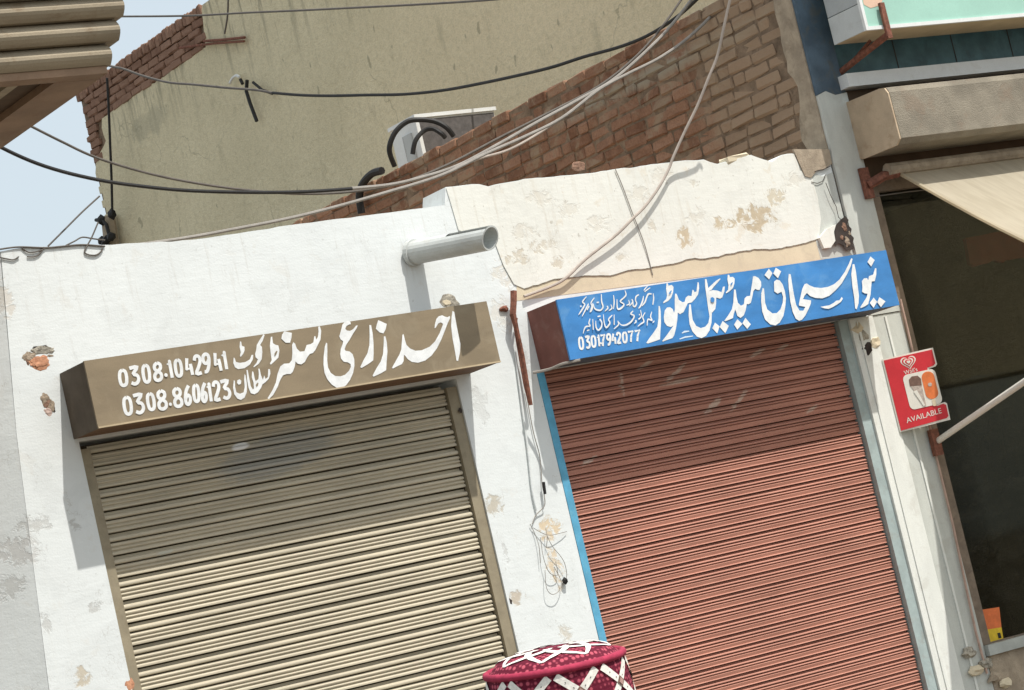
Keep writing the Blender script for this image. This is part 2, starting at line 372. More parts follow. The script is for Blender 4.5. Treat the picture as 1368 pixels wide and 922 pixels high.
sc2 = [(*SC[2 * i], *SC[2 * i + 1], 0.014 if i != 3 else 0.022, 0.85, PK) for i in range(len(SC) // 2)]
M['shutter2'] = shutter_mat('red_brown_shutter_paint', (0.475, 0.222, 0.160), sc2, (0.55, 0.30, 0.22))
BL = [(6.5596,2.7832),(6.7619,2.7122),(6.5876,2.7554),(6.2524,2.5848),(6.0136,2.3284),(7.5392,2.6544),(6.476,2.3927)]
bl1 = [(*BL[1], 0.42, 0.13, 0.14, 0.75, (0.36, 0.35, 0.31), 0.25), (*BL[0], 0.065, 0.024, 0.15, 1.0, (0.85, 0.85, 0.83), 0.08),  # grey glare arc and white glint painted into the shutter colour
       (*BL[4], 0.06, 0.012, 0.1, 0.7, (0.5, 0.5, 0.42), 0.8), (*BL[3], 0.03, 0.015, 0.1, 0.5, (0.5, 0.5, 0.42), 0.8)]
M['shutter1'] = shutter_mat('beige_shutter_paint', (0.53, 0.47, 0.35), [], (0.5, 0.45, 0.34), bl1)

def cap_mat():
    n = NT('embroidered_red_cloth')
    tc = n.t.nodes.new('ShaderNodeTexCoord')
    v = n.t.nodes.new('ShaderNodeTexVoronoi')
    v.inputs['Scale'].default_value = 135.0
    v.inputs['Randomness'].default_value = 0.25
    n.link(tc.outputs['Object'], v.inputs['Vector'])
    f = n.noise(150.0, 3, 0.6, vec=tc.outputs['Object'])
    col = n.mix(n.ramp(v.outputs['Distance'], 0.50, 0.26), (0.13, 0.009, 0.026), (0.52, 0.10, 0.14))
    col = n.mix(n.math('MULTIPLY', f, 0.3), col, (0.08, 0.01, 0.02))
    n.bump(n.math('SUBTRACT', 1.0, v.outputs['Distance']), 0.5, 0.002)
    return n.done(col, 0.85, 0, 0.2)
M['cap'] = cap_mat()

def glass_mat():
    n = NT('dusty_shop_glass')
    t = n.t
    tr = t.nodes.new('ShaderNodeBsdfTransparent')
    gl = t.nodes.new('ShaderNodeBsdfGlossy')
    gl.inputs['Roughness'].default_value = 0.04
    df = t.nodes.new('ShaderNodeBsdfDiffuse')
    df.inputs['Color'].default_value = (0.34, 0.33, 0.27, 1)
    tr.inputs['Color'].default_value = (0.50, 0.50, 0.44, 1)
    fr = t.nodes.new('ShaderNodeFresnel')
    fr.inputs['IOR'].default_value = 1.45
    m1 = t.nodes.new('ShaderNodeMixShader')
    m2 = t.nodes.new('ShaderNodeMixShader')
    d = n.noise(5.0, 6, 0.7, stretch=(1, 1, 2.0), dist=0.8)
    n.link(n.math('MULTIPLY', n.ramp(d, 0.40, 0.70), 0.032), m2.inputs[0])
    n.link(n.math('MULTIPLY', fr.outputs[0], 0.16), m1.inputs[0])
    n.link(tr.outputs[0], m1.inputs[1]); n.link(gl.outputs[0], m1.inputs[2])
    n.link(m1.outputs[0], m2.inputs[1]); n.link(df.outputs[0], m2.inputs[2])
    n.link(m2.outputs[0], n.out.inputs[0])
    return n.m
M['glass'] = glass_mat()

def awning_mat():
    n = NT('cream_canvas')
    t = n.t
    a = n.noise(5.0, 4, 0.6, stretch=(4, 0.6, 0.6))
    col = n.mix(n.ramp(a, 0.3, 0.7), (0.66, 0.58, 0.43), (0.76, 0.68, 0.52))
    n.put(col, n.b.inputs['Base Color'])
    n.b.inputs['Roughness'].default_value = 0.9
    tl = t.nodes.new('ShaderNodeBsdfTranslucent')
    n.link(col, tl.inputs['Color'])
    mx = t.nodes.new('ShaderNodeMixShader')
    mx.inputs[0].default_value = 0.55
    n.link(n.b.outputs[0], mx.inputs[1]); n.link(tl.outputs[0], mx.inputs[2])
    n.link(mx.outputs[0], n.out.inputs[0])
    return n.m
M['canvas'] = awning_mat()

# ---------------------------------------------------------------- mesh helpers
class MB:
    def __init__(s):
        s.v, s.f = [], []
    def add(s, vs_, fs):
        o = len(s.v)
        s.v += [tuple(p) for p in vs_]
        s.f += [tuple(i + o for i in q) for q in fs]
        return s
    def box(s, x0, x1, y0, y1, z0, z1):
        return s.add([(x0, y0, z0), (x1, y0, z0), (x1, y1, z0), (x0, y1, z0), (x0, y0, z1), (x1, y0, z1), (x1, y1, z1), (x0, y1, z1)],
                     [(0, 1, 5, 4), (1, 2, 6, 5), (2, 3, 7, 6), (3, 0, 4, 7), (4, 5, 6, 7), (3, 2, 1, 0)])
    def prism(s, poly, a, b, axis='y'):
        """polygon (two coordinates) extruded from a to b along an axis"""
        def P(u, v, d):
            return (u, d, v) if axis == 'y' else (d, u, v) if axis == 'x' else (u, v, d)
        n = len(poly)
        tris = tessellate_polygon([[Vector((p[0], p[1], 0)) for p in poly]])
        vs_ = [P(p[0], p[1], a) for p in poly] + [P(p[0], p[1], b) for p in poly]
        fs = [tuple(t) for t in tris] + [tuple(i + n for i in reversed(t)) for t in tris]
        fs += [(i, i + n, (i + 1) % n + n, (i + 1) % n) for i in range(n)]
        return s.add(vs_, fs)
    def sheet(s, poly, y):
        tris = tessellate_polygon([[Vector((p[0], p[1], 0)) for p in poly]])
        return s.add([(p[0], y, p[1]) for p in poly], [tuple(t) for t in tris])
    def tube(s, pts, r, n=7, cap=True):
        pts = [Vector(p) for p in pts]
        rings = []
        prev = None
        for i, p in enumerate(pts):
            d = (pts[min(i + 1, len(pts) - 1)] - pts[max(i - 1, 0)]).normalized()
            if prev is None:
                a = Vector((0, 0, 1)) if abs(d.z) < 0.9 else Vector((1, 0, 0))
                a = (a - d * a.dot(d)).normalized()
            else:
                a = (prev - d * prev.dot(d)).normalized()
            prev = a
            b = d.cross(a)
            rr = r[i] if isinstance(r, (list, tuple)) else r
            rings.append([p + (a * math.cos(2 * math.pi * k / n) + b * math.sin(2 * math.pi * k / n)) * rr for k in range(n)])
        vs_ = [q for g in rings for q in g]
        fs = []
        for i in range(len(rings) - 1):
            for k in range(n):
                fs.append((i * n + k, i * n + (k + 1) % n, (i + 1) * n + (k + 1) % n, (i + 1) * n + k))
        if cap:
            fs.append(tuple(reversed(range(n))))
            fs.append(tuple((len(rings) - 1) * n + k for k in range(n)))
        return s.add(vs_, fs)
    def lump(s, c, r, seed=0, sub=2, flat=(1, 1, 1)):
        bm = bmesh.new()
        bmesh.ops.create_icosphere(bm, subdivisions=sub, radius=1.0)
        bm.verts.ensure_lookup_table()
        vs_ = []
        for v in bm.verts:
            k = 1 + 0.55 * noise.noise(v.co * 1.7 + Vector((seed * 3.1, seed, 0))) + 0.3 * noise.noise(v.co * 4 + Vector((seed, 0, seed)))
            vs_.append((c[0] + v.co.x * r * k * flat[0], c[1] + v.co.y * r * k * flat[1], c[2] + v.co.z * r * k * flat[2]))
        fs = [tuple(v.index for v in f.verts) for f in bm.faces]
        bm.free()
        return s.add(vs_, fs)
    def mesh(s, name, mat, smooth=False):
        me = bpy.data.meshes.new(name)
        me.from_pydata(s.v, [], s.f)
        me.update()
        bm = bmesh.new(); bm.from_mesh(me)
        bmesh.ops.recalc_face_normals(bm, faces=bm.faces)
        bm.to_mesh(me); bm.free()
        me.materials.append(mat)
        if smooth:
            me.polygons.foreach_set('use_smooth', [True] * len(me.polygons))
        return me
    def build(s, name, mat, parent=None, smooth=False, label=None, kind=None):
        me = s.mesh(name, mat, smooth)
        return link(name, me, parent, label=label, kind=kind)

def link(name, me, parent=None, loc=None, rot=None, label=None, kind=None):
    o = bpy.data.objects.new(name, me)
    COL.objects.link(o)
    if parent is not None:
        o.parent = parent
        # geometry is written in world coordinates: undo the parent's own location
        pw = Vector((0, 0, 0)); q = parent
        while q is not None:
            pw += q.location; q = q.parent
        o.location = (Vector(loc) if loc else Vector((0, 0, 0))) - pw
    elif loc:
        o.location = loc
    if rot: o.rotation_euler = rot
    if label: o['label'] = label
    if kind: o['kind'] = kind
    return o

def thing(name, label, cat, loc, group=None):
    o = bpy.data.objects.new(name, None)
    o.empty_display_size = 0.2
    COL.objects.link(o)
    o.location = loc
    o['label'] = label; o['category'] = cat
    if group: o['group'] = group
    return o

def tag(o, label, cat, group=None):
    o['label'] = label; o['category'] = cat
    if group: o['group'] = group
    return o

def spline(pts, n=6):
    P = [Vector(p) for p in pts]
    if len(P) < 3:
        return [P[0].lerp(P[1], t / n) for t in range(n + 1)]
    out = []
    for i in range(len(P) - 1):
        p0 = P[max(i - 1, 0)]; p1 = P[i]; p2 = P[i + 1]; p3 = P[min(i + 2, len(P) - 1)]
        for k in range(n):
            t = k / n
            out.append(0.5 * ((2 * p1) + (p2 - p0) * t + (2 * p0 - 5 * p1 + 4 * p2 - p3) * t * t + (3 * p1 - p0 - 3 * p2 + p3) * t ** 3))
    out.append(P[-1])
    return out

def jag(pts, amp=0.006, step=0.05, seed=0):
    """break straight runs into a slightly uneven edge"""
    out = []
    for i in range(len(pts) - 1):
        a, b = Vector(pts[i]), Vector(pts[i + 1])
        n = max(1, int((b - a).length / step))
        nrm = Vector((-(b - a).y, (b - a).x)).normalized()
        for k in range(n):
            p = a.lerp(b, k / n)
            if k: p = p + nrm * amp * (noise.noise(Vector((p.x * 9, p.y * 9, seed))) + 0.6 * noise.noise(Vector((p.x * 31, p.y * 31, seed + 5))))
            out.append((p.x, p.y))
    out.append(tuple(pts[-1]))
    return out

# ---------------------------------------------------------------- ground
g = MB().add([(-150, -150, -0.15), (150, -150, -0.15), (150, 150, -0.15), (-150, 150, -0.15)], [(0, 1, 2, 3)])
g.build('ground', M['ground'], kind='structure')
MB().box(1.5, 15.0, -1.0, -0.003, -0.6, 0.0).build('pavement', M['pave'], kind='structure')

# ---------------------------------------------------------------- the white shop row
row = thing('shop_building', 'low whitewashed shop building with two roller shutters and peeling paint along its parapet', 'building', (8.1, 0, 0))
top_left = jag([(5.479,3.923),(5.6358,3.9278),(6.0774,3.889),(6.5395,3.8642),(7.1661,3.8789),(7.7264,3.88),(8.0855,3.8838)], 0.006, 0.06, 1)
top_right = jag([(8.1168,3.9819),(8.3385,3.9765),(8.3937,3.9581),(8.642,3.9761),(9.0551,3.9656),(9.7064,3.9733),(9.9275,3.9657),(10.0184,3.9298),(10.1787,3.9509),(10.2848,3.9591),(10.3723,3.9233),(10.4247,3.9045),(10.5169,3.9372),(10.6113,3.9376)], 0.007, 0.04, 2)
edge_right = jag([(10.6157,3.914),(10.6248,3.8297),(10.7058,3.766),(10.7107,3.6495),(10.6941,3.5215)], 0.008, 0.03, 3)
outline = [(5.08, -0.1), (5.19, 1.1), (5.277, 2.086), (5.36, 3.025)] + top_left + top_right
outline += [(10.885, top_right[-1][1] - 0.02), (10.885, -0.1), (10.655, -0.1), (10.655, 2.905), (8.425, 2.905), (8.425, -0.1), (7.905, -0.1), (7.905, 2.94), (5.672, 2.94), (5.672, -0.1)]
MB().prism(outline, 0.0, 0.24).build('front_wall', M['white'], row)
# splayed left return of the front wall
flare = [(5.08, -0.1), (5.277, 2.086), (5.36, 3.025), (5.476, 3.925)]
mb = MB()
L = []
for (x, z) in flare:
    L += [(x - 0.001, 0.001, z), (x - 0.21, 0.17, z), (x - 0.22, 2.0, z)]
fs = []
for i in range(3):
    for k in range(2):
        fs.append((i * 3 + k, i * 3 + k + 1, (i + 1) * 3 + k + 1, (i + 1) * 3 + k))
mb.add(L, fs).build('side_wall', M['white'], row)
MB().box(5.45, 10.88, 0.241, 8.0, 3.3, 3.45).build('roof', M['cement'], row)
MB().box(5.3, 10.86, 5.0, 5.2, 0.0, 3.29).build('back_wall', M['cement'], row)
MB().box(8.05, 8.25, 0.25, 5.0, 0.0, 3.29).build('party_wall', M['cement'], row)
# cream band over the right-hand sign and the white coat that laps over it
band = [(8.4049,3.3062),(8.43,3.3964),(8.7857,3.3874),(9.324,3.4189),(10.1016,3.4181),(10.8159,3.4526),(10.8051,3.2683)]
MB().prism(band, -0.0015, -0.0003).build('lintel_band', M['band'], row)
low = [(8.472,3.3658),(8.6846,3.3953),(8.8905,3.3898),(9.0635,3.369),(9.1678,3.3805),(9.3786,3.3835),(9.5258,3.3837),(9.6567,3.3977),(9.8593,3.3853),(10.1307,3.4012),(10.2809,3.384),(10.4991,3.3911),(10.6401,3.4074)]
low = jag(low, 0.008, 0.03, 8)
coat = [(p[0], p[1] - 0.004) for p in top_right] + edge_right[1:] + list(reversed(low)) + [(8.4105,3.3988),(8.3707,3.5096),(8.3486,3.6479),(8.1339,3.7353),(8.1234,3.8967)]
MB().prism(coat, -0.0055, -0.003).build('plaster_coat', M['coat'], row)
# rounded lump of the old ledge with its broken end
mb = None
hole = jag([(10.7804,3.47),(10.8252,3.4976),(10.8731,3.5156),(10.8893,3.4906),(10.869,3.4649),(10.8953,3.4341),(10.8736,3.404),(10.8955,3.3783),(10.8665,3.3444),(10.8812,3.3149),(10.813,3.3088),(10.7998,3.3427),(10.7635,3.3607),(10.7391,3.3404),(10.7274,3.3787),(10.7589,3.4214),(10.7559,3.4495),(10.7804,3.47)], 0.006, 0.012, 2)
MB().prism(hole, -0.0245, -0.0225).build('cavity', M['void'], row)
for k, (px, pz) in enumerate([(10.8399,3.4495),(10.8345,3.3573),(10.8025,3.3888),(10.8692,3.4091)]):
    MB().lump((px, -0.024, pz), (0.020, 0.024, 0.014, 0.012)[k], 15 + k, 3, (0.8, 0.3, 1.2)).build('broken_end', M['brownpl' if k % 2 else 'oldbrick'], row)
lip = [(10.6295,3.4082),(10.7039,3.4552),(10.7818,3.4745),(10.7502,3.4316),(10.7447,3.3767),(10.6973,3.3406),(10.6442,3.342)]
MB().prism(lip, -0.0265, -0.003).build('ledge_lip', M['coat'], row)
MB().tube([(p[0], -0.003, p[1]) for p in low], 0.0038, 5).build('crack', M['broken'], row)
# exposed brick and knocked-out spots
def spot(px, rr, seed, flat, mats):
    for i, (mm, k, dz) in enumerate(mats):
        MB().lump((px[0] + dz[0] * rr, 0.001, px[1] + dz[1] * rr), rr * k, seed + i, 2, (flat[0], 0.07 + 0.05 * i, flat[1])).build('broken_plaster', mm, row)
SP = [(5.5407,3.3681),(5.5529,3.141),(7.9737,3.3604),(7.9248,1.7181),(10.7914,2.7945),(10.7946,2.7297),(5.3791,2.8657),(5.3775,2.8067),(5.397,2.6666),(5.3932,2.6155),(5.5936,2.708),(7.8863,2.7677),(7.9658,2.7559),(5.6598,1.731),(11.0334,0.9183)]
def cluster(px, items):
    for k, (dx, dz, r_, mm, fx, fz) in enumerate(items):
        MB().lump((px[0] + dx, 0.0, px[1] + dz), r_, 7 * k + 3, 3, (fx, 0.13, fz)).build('broken_plaster', M[mm], row)
cluster(SP[0], [(0.03, 0.045, 0.032, 'broken', 1.5, 0.6), (0.075, 0.035, 0.022, 'broken', 1.4, 0.7), (-0.03, 0.02, 0.026, 'brownpl', 1.2, 0.9), (0.012, -0.012, 0.040, 'orange', 1.25, 0.85),
                (0.028, -0.022, 0.013, 'oldbrick', 1.0, 1.4), (-0.005, -0.005, 0.010, 'oldbrick', 1.4, 0.8), (0.05, 0.06, 0.014, 'void', 1.8, 0.5), (0.015, 0.06, 0.012, 'void', 1.5, 0.6), (0.078, 0.01, 0.010, 'brownpl', 1.6, 0.6), (-0.045, 0.0, 0.012, 'oldbrick', 0.7, 1.4)])
cluster(SP[1], [(-0.012, 0.03, 0.026, 'brownpl', 0.8, 1.1), (0.0, 0.004, 0.022, 'oldbrick', 1.0, 1.0), (0.018, -0.01, 0.026, 'brownpl', 0.6, 1.3), (-0.006, -0.03, 0.020, 'pinkpl', 0.9, 1.0), (-0.004, 0.010, 0.012, 'void', 0.9, 1.3), (0.024, -0.03, 0.010, 'void', 0.7, 1.4)])
spot(SP[2], 0.055, 22, (1.15, 0.75), [(M['broken'], 1.0, (0, 0)), (M['void'], 0.45, (0.1, -0.2)), (M['band'], 0.5, (-0.3, -0.1))])
spot(SP[3], 0.02, 31, (0.8, 1.3), [(M['void'], 1.0, (0, 0))])
spot(SP[13], 0.03, 36, (1, 1), [(M['orange'], 1.0, (0, 0))])
for i in (6, 7, 8, 9, 11, 12):
    spot(SP[i], 0.013, 40 + i, (0.8, 1.1), [(M['void'], 1.0, (0, 0))])

# ---------------------------------------------------------------- roller shutters
def slat_mesh(x0, x1, prof, mat):
    vs_ = [(x0, y, z) for y, z in prof] + [(x1, y, z) for y, z in prof]
    n = len(prof)
    me = MB().add(vs_, [(i, i + 1, i + 1 + n, i + n) for i in range(n - 1)]).mesh('slat', mat)
    me.materials.append(M['joint_dark'])
    for i, pg in enumerate(me.polygons):
        if prof[i][0] > 0.0545 and prof[i + 1][0] > 0.0545:
            pg.material_index = 1
    return me
def shutter(label, x0, x1, ztop, pitch, prof, mat, rails, dy):
    t = thing('roller_shutter', label, 'shutter', ((x0 + x1) / 2, dy, 0), 'roller shutters of the two shops')
    hw = (x1 - x0) / 2 - 0.007
    me = slat_mesh(-hw, hw, prof, mat)
    z = ztop
    while z > 0.06:
        link('slat', me, t, ((x0 + x1) / 2, dy + random.uniform(-0.0015, 0.0015), z), (random.uniform(-0.02, 0.02), random.uniform(-0.0006, 0.0006), 0))
        z -= pitch
    MB().box(x0, x1, dy + 0.03, dy + 0.06, 0.0, max(0.02, z + pitch - pitch)).build('bottom_bar', mat, t)
    for a in (x0, x1 - 0.012):
        MB().box(a, a + 0.012, dy + 0.058, dy + 0.064, 0.0, 2.9).build('guide_slot', M['joint_dark'], t)
    for (a, b, m_, proud) in rails:
        MB().box(a, b, dy - proud, dy + 0.12, 0.0, 2.9).build('guide_rail', m_, t)
    return t
p1 = [(0.068, 0.0), (0.068, -0.0058), (0.056, -0.0063), (0.054, -0.0185), (0.040, -0.0215), (0.031, -0.0265), (0.0285, -0.033), (0.029, -0.040), (0.033, -0.044),
      (0.055, -0.0455), (0.055, -0.0485), (0.042, -0.0515), (0.033, -0.0555), (0.0285, -0.062), (0.030, -0.068), (0.0385, -0.0695), (0.039, -0.0745), (0.033, -0.0775),
      (0.0285, -0.082), (0.030, -0.0865), (0.0385, -0.088), (0.039, -0.093), (0.033, -0.096), (0.0282, -0.102), (0.0280, -0.110), (0.068, -0.112)]
p2 = [(0.066, 0.0), (0.066, -0.0034), (0.053, -0.0039), (0.051, -0.0115), (0.038, -0.0135), (0.030, -0.0175), (0.0285, -0.022), (0.031, -0.0255), (0.0535, -0.0262),
      (0.0535, -0.0290), (0.040, -0.0302), (0.031, -0.034), (0.0285, -0.038), (0.031, -0.0415), (0.042, -0.0425), (0.042, -0.0455), (0.034, -0.047), (0.0300, -0.050),
      (0.0350, -0.067), (0.0290, -0.0715), (0.0295, -0.0738), (0.066, -0.0748)]
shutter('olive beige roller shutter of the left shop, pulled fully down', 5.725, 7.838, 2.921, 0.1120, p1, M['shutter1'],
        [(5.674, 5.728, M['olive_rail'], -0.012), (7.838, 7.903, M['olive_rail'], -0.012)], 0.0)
shutter('red brown roller shutter of the right shop, scuffed near the top', 8.472, 10.632, 2.91, 0.0748, p2, M['shutter2'],
        [(8.427, 8.474, M['blue_strip'], 0.003), (10.632, 10.705, M['grey_strip'], 0.003)], 0.0)

# ---------------------------------------------------------------- painted sign boxes
def ribbon(mb, st, y):
    """variable-width brush stroke on the plane y"""
    P = [Vector((p[0], p[1])) for p in st]
    vs_, fs = [], []
    for i, p in enumerate(P):
        d = (P[min(i + 1, len(P) - 1)] - P[max(i - 1, 0)])
        d = d.normalized() if d.length > 1e-9 else Vector((1, 0))
        nrm = Vector((-d.y, d.x)) * st[i][2] / 2
        yi = y - 0.00002 * i
        vs_ += [(p.x + nrm.x, yi, p.y + nrm.y), (p.x - nrm.x, yi, p.y - nrm.y)]
    for i in range(len(P) - 1):
        fs.append((2 * i, 2 * i + 1, 2 * i + 3, 2 * i + 2))
    mb.add(vs_, fs)
def disc(mb, c, r, y, n=10):
    mb.add([(c[0] + r * math.cos(2 * math.pi * k / n), y, c[1] + r * math.sin(2 * math.pi * k / n)) for k in range(n)], [tuple(range(n))])
def smooth_st(st, n=4):
    q = spline([(p[0], p[1], p[2]) for p in st], n)
    return [(v.x, v.y, v.z) for v in q]

GL = {  # hand-painted digits as brush centre lines in a unit box, v downwards
 '0': [[(.5, .06), (.24, .14), (.14, .36), (.14, .62), (.24, .86), (.5, .94), (.76, .86), (.86, .62), (.86, .36), (.76, .14), (.5, .06)]],
 '1': [[(.12, .24), (.62, .06), (.62, .97)]],
 '2': [[(.14, .27), (.26, .10), (.55, .06), (.82, .16), (.84, .36), (.60, .60), (.22, .92), (.90, .92)]],
 '3': [[(.12, .08), (.88, .07), (.42, .40), (.76, .50), (.88, .70), (.74, .88), (.45, .94), (.16, .85)]],
 '4': [[(.42, .03), (.14, .60), (.92, .60)], [(.70, .36), (.70, .98)]],
 '6': [[(.74, .03), (.36, .26), (.16, .58), (.22, .86), (.5, .95), (.80, .84), (.84, .64), (.62, .50), (.30, .56), (.18, .68)]],
 '7': [[(.08, .08), (.90, .08), (.62, .50), (.56, .98)]],
 '8': [[(.5, .06), (.20, .16), (.20, .36), (.5, .48), (.84, .64), (.82, .86), (.5, .94), (.18, .86), (.16, .64), (.5, .48), (.80, .36), (.80, .16), (.5, .06)]],
 '9': [[(.82, .36), (.62, .50), (.30, .50), (.14, .36), (.16, .15), (.46, .05), (.78, .14), (.86, .40), (.74, .72), (.50, .93), (.20, .92)]],
}
def digits(mb, s_, T, B, W, y, hd, thick):
    """place each digit between its top-middle T and bottom-middle B, W wide along hd"""
    for q_, (ch, t, b, wd) in enumerate(zip(s_, T, B, W)):
        yy = y - 0.0012 * (q_ % 2)
        t = Vector(t); b = Vector(b)
        up = (t - b)
        ins = thick * 0.32 / max(up.length, 1e-6)
        t2 = t - up * ins; b2 = b + up * ins
        for st in GL[ch]:
            pts = []
            for (u, v) in st:
                p = t2.lerp(b2, v) + hd * (u - 0.5) * (wd - thick * 0.55)
                pts.append((p.x, p.y, thick))
            q = smooth_st(pts, 3) if ch not in '147' else pts
            ribbon(mb, q, yy)
            for e in ([q[0], q[-1]] if ch not in '0' else []):
                pass
            yy -= 0.0003
        if ch in '147':
            for st in GL[ch]:
                for (u, v) in st[1:-1]:
                    p = t2.lerp(b2, v) + hd * (u - 0.5) * (wd - thick * 0.55)
                    yy -= 0.0004
                    disc(mb, (p.x, p.y), thick * 0.5, yy, 8)
            yy -= 0.0002

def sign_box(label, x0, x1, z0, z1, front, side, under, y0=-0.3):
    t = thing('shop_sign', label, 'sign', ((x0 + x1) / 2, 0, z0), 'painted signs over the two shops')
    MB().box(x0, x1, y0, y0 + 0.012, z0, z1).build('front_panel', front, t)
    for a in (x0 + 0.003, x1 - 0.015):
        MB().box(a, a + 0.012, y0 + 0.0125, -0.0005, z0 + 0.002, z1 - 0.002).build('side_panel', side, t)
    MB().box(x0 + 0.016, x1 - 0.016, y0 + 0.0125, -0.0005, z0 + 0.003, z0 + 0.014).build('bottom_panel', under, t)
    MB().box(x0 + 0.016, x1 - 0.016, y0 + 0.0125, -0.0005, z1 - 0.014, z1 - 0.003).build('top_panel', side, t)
    return t

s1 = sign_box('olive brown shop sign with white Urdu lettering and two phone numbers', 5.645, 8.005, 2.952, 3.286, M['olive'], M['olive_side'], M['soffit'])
YL = -0.3015
polys1 = [
 [(7.779,3.2609),(7.7888,3.2548),(7.7856,3.2116),(7.7829,3.1491),(7.7816,3.0815),(7.7651,3.0355),(7.7429,2.9951),(7.7337,2.9988),(7.7374,3.0441),(7.7412,3.1208),(7.7494,3.1825),(7.7647,3.2288)],
 [(7.6454,3.1841),(7.6527,3.2048),(7.6694,3.2315),(7.6868,3.2437),(7.7101,3.2465),(7.7271,3.2361),(7.7401,3.232),(7.7557,3.2373),(7.7541,3.2254),(7.7313,3.1993),(7.7049,3.1642),(7.6706,3.1206),(7.631,3.0778),(7.5886,3.0452),(7.5441,3.025),(7.4981,3.0194),(7.4619,3.0292),(7.4416,3.0463),(7.4305,3.0669),(7.4248,3.0725),(7.4141,3.0406),(7.4003,3.0259),(7.3681,3.0185),(7.3402,3.0105),(7.3361,3.0158),(7.3674,3.0471),(7.3971,3.0762),(7.4161,3.1022),(7.429,3.1386),(7.4431,3.1772),(7.4507,3.1786),(7.4508,3.15),(7.4531,3.121),(7.4696,3.0997),(7.4986,3.0838),(7.5368,3.081),(7.5902,3.0929),(7.6301,3.1164),(7.6684,3.1545),(7.6988,3.1939),(7.7034,3.2006),(7.6919,3.2103),(7.674,3.2068),(7.6548,3.1876)],
 [(7.319,3.2713),(7.3417,3.2578),(7.3645,3.2444),(7.3506,3.2186),(7.3316,3.1983),(7.3094,3.2074),(7.2931,3.2286),(7.3037,3.2485)],
 [(7.3304,3.1833),(7.3397,3.1811),(7.3394,3.1488),(7.331,3.1025),(7.3113,3.0483),(7.2979,3.0076),(7.2621,2.996),(7.2158,2.9851),(7.2109,2.9915),(7.2424,3.0248),(7.2783,3.0576),(7.301,3.0923),(7.3167,3.1376)],
 [(7.2596,3.2529),(7.2699,3.2506),(7.2682,3.2105),(7.2603,3.1595),(7.247,3.1045),(7.2348,3.0683),(7.2013,3.0541),(7.1568,3.0391),(7.1501,3.0447),(7.1773,3.0763),(7.2103,3.1095),(7.2325,3.149),(7.2472,3.1991)],
 [(7.1521,3.2707),(7.1413,3.2707),(7.1237,3.265),(7.1134,3.2522),(7.1204,3.2419),(7.1381,3.2372),(7.1587,3.2439),(7.1817,3.2598),(7.1908,3.2595),(7.1807,3.2457),(7.1528,3.2211),(7.1237,3.192),(7.0958,3.1675),(7.0828,3.1481),(7.0859,3.1396),(7.1084,3.1328),(7.123,3.1167),(7.1253,3.0882),(7.1181,3.0563),(7.1009,3.0211),(7.0734,2.9875),(7.0432,2.9637),(7.0141,2.9548),(6.9862,2.9602),(6.962,2.98),(6.9434,3.0107),(6.9361,3.0443),(6.9403,3.0857),(6.9517,3.1262),(6.9706,3.175),(6.9846,3.1965),(6.9896,3.1912),(6.9802,3.1503),(6.9676,3.1053),(6.9635,3.0685),(6.9719,3.0393),(6.9936,3.0199),(7.0241,3.0141),(7.052,3.0186),(7.0805,3.0357),(7.0962,3.0546),(7.0971,3.0686),(7.0837,3.0789),(7.0612,3.0853),(7.0498,3.1033),(7.0504,3.1267),(7.0611,3.1534),(7.08,3.179),(7.0845,3.1901),(7.0723,3.2012),(7.0687,3.2181),(7.0823,3.2398),(7.1021,3.2749),(7.1218,3.2888),(7.1412,3.291),(7.1525,3.2825)],
 [(6.7604,3.2858),(6.8012,3.2711),(6.7924,3.2467),(6.7785,3.223),(6.7533,3.2264),(6.7342,3.2499),(6.7433,3.2695)],
 [(6.9597,3.2829),(6.969,3.284),(6.9715,3.2603),(6.9558,3.2156),(6.9335,3.1905),(6.9112,3.1655),(6.895,3.1537),(6.876,3.1517),(6.8561,3.1358),(6.8377,3.1151),(6.8142,3.1053),(6.7949,3.1117),(6.7851,3.1247),(6.7748,3.1006),(6.7569,3.0753),(6.7415,3.0659),(6.7188,3.0691),(6.6971,3.0653),(6.6764,3.0451),(6.6525,3.0117),(6.6175,2.9754),(6.5873,2.9577),(6.5828,2.9643),(6.6181,2.9982),(6.648,3.0353),(6.6692,3.0784),(6.6932,3.112),(6.7167,3.1226),(6.7475,3.1206),(6.7656,3.1343),(6.7782,3.1697),(6.7868,3.2103),(6.7971,3.2238),(6.8053,3.2148),(6.8091,3.1887),(6.8229,3.1706),(6.8489,3.1693),(6.8696,3.1991),(6.8937,3.2005),(6.9113,3.2075),(6.9239,3.2362),(6.9307,3.2376),(6.9312,3.2189),(6.9439,3.2312),(6.9549,3.2578)],
]
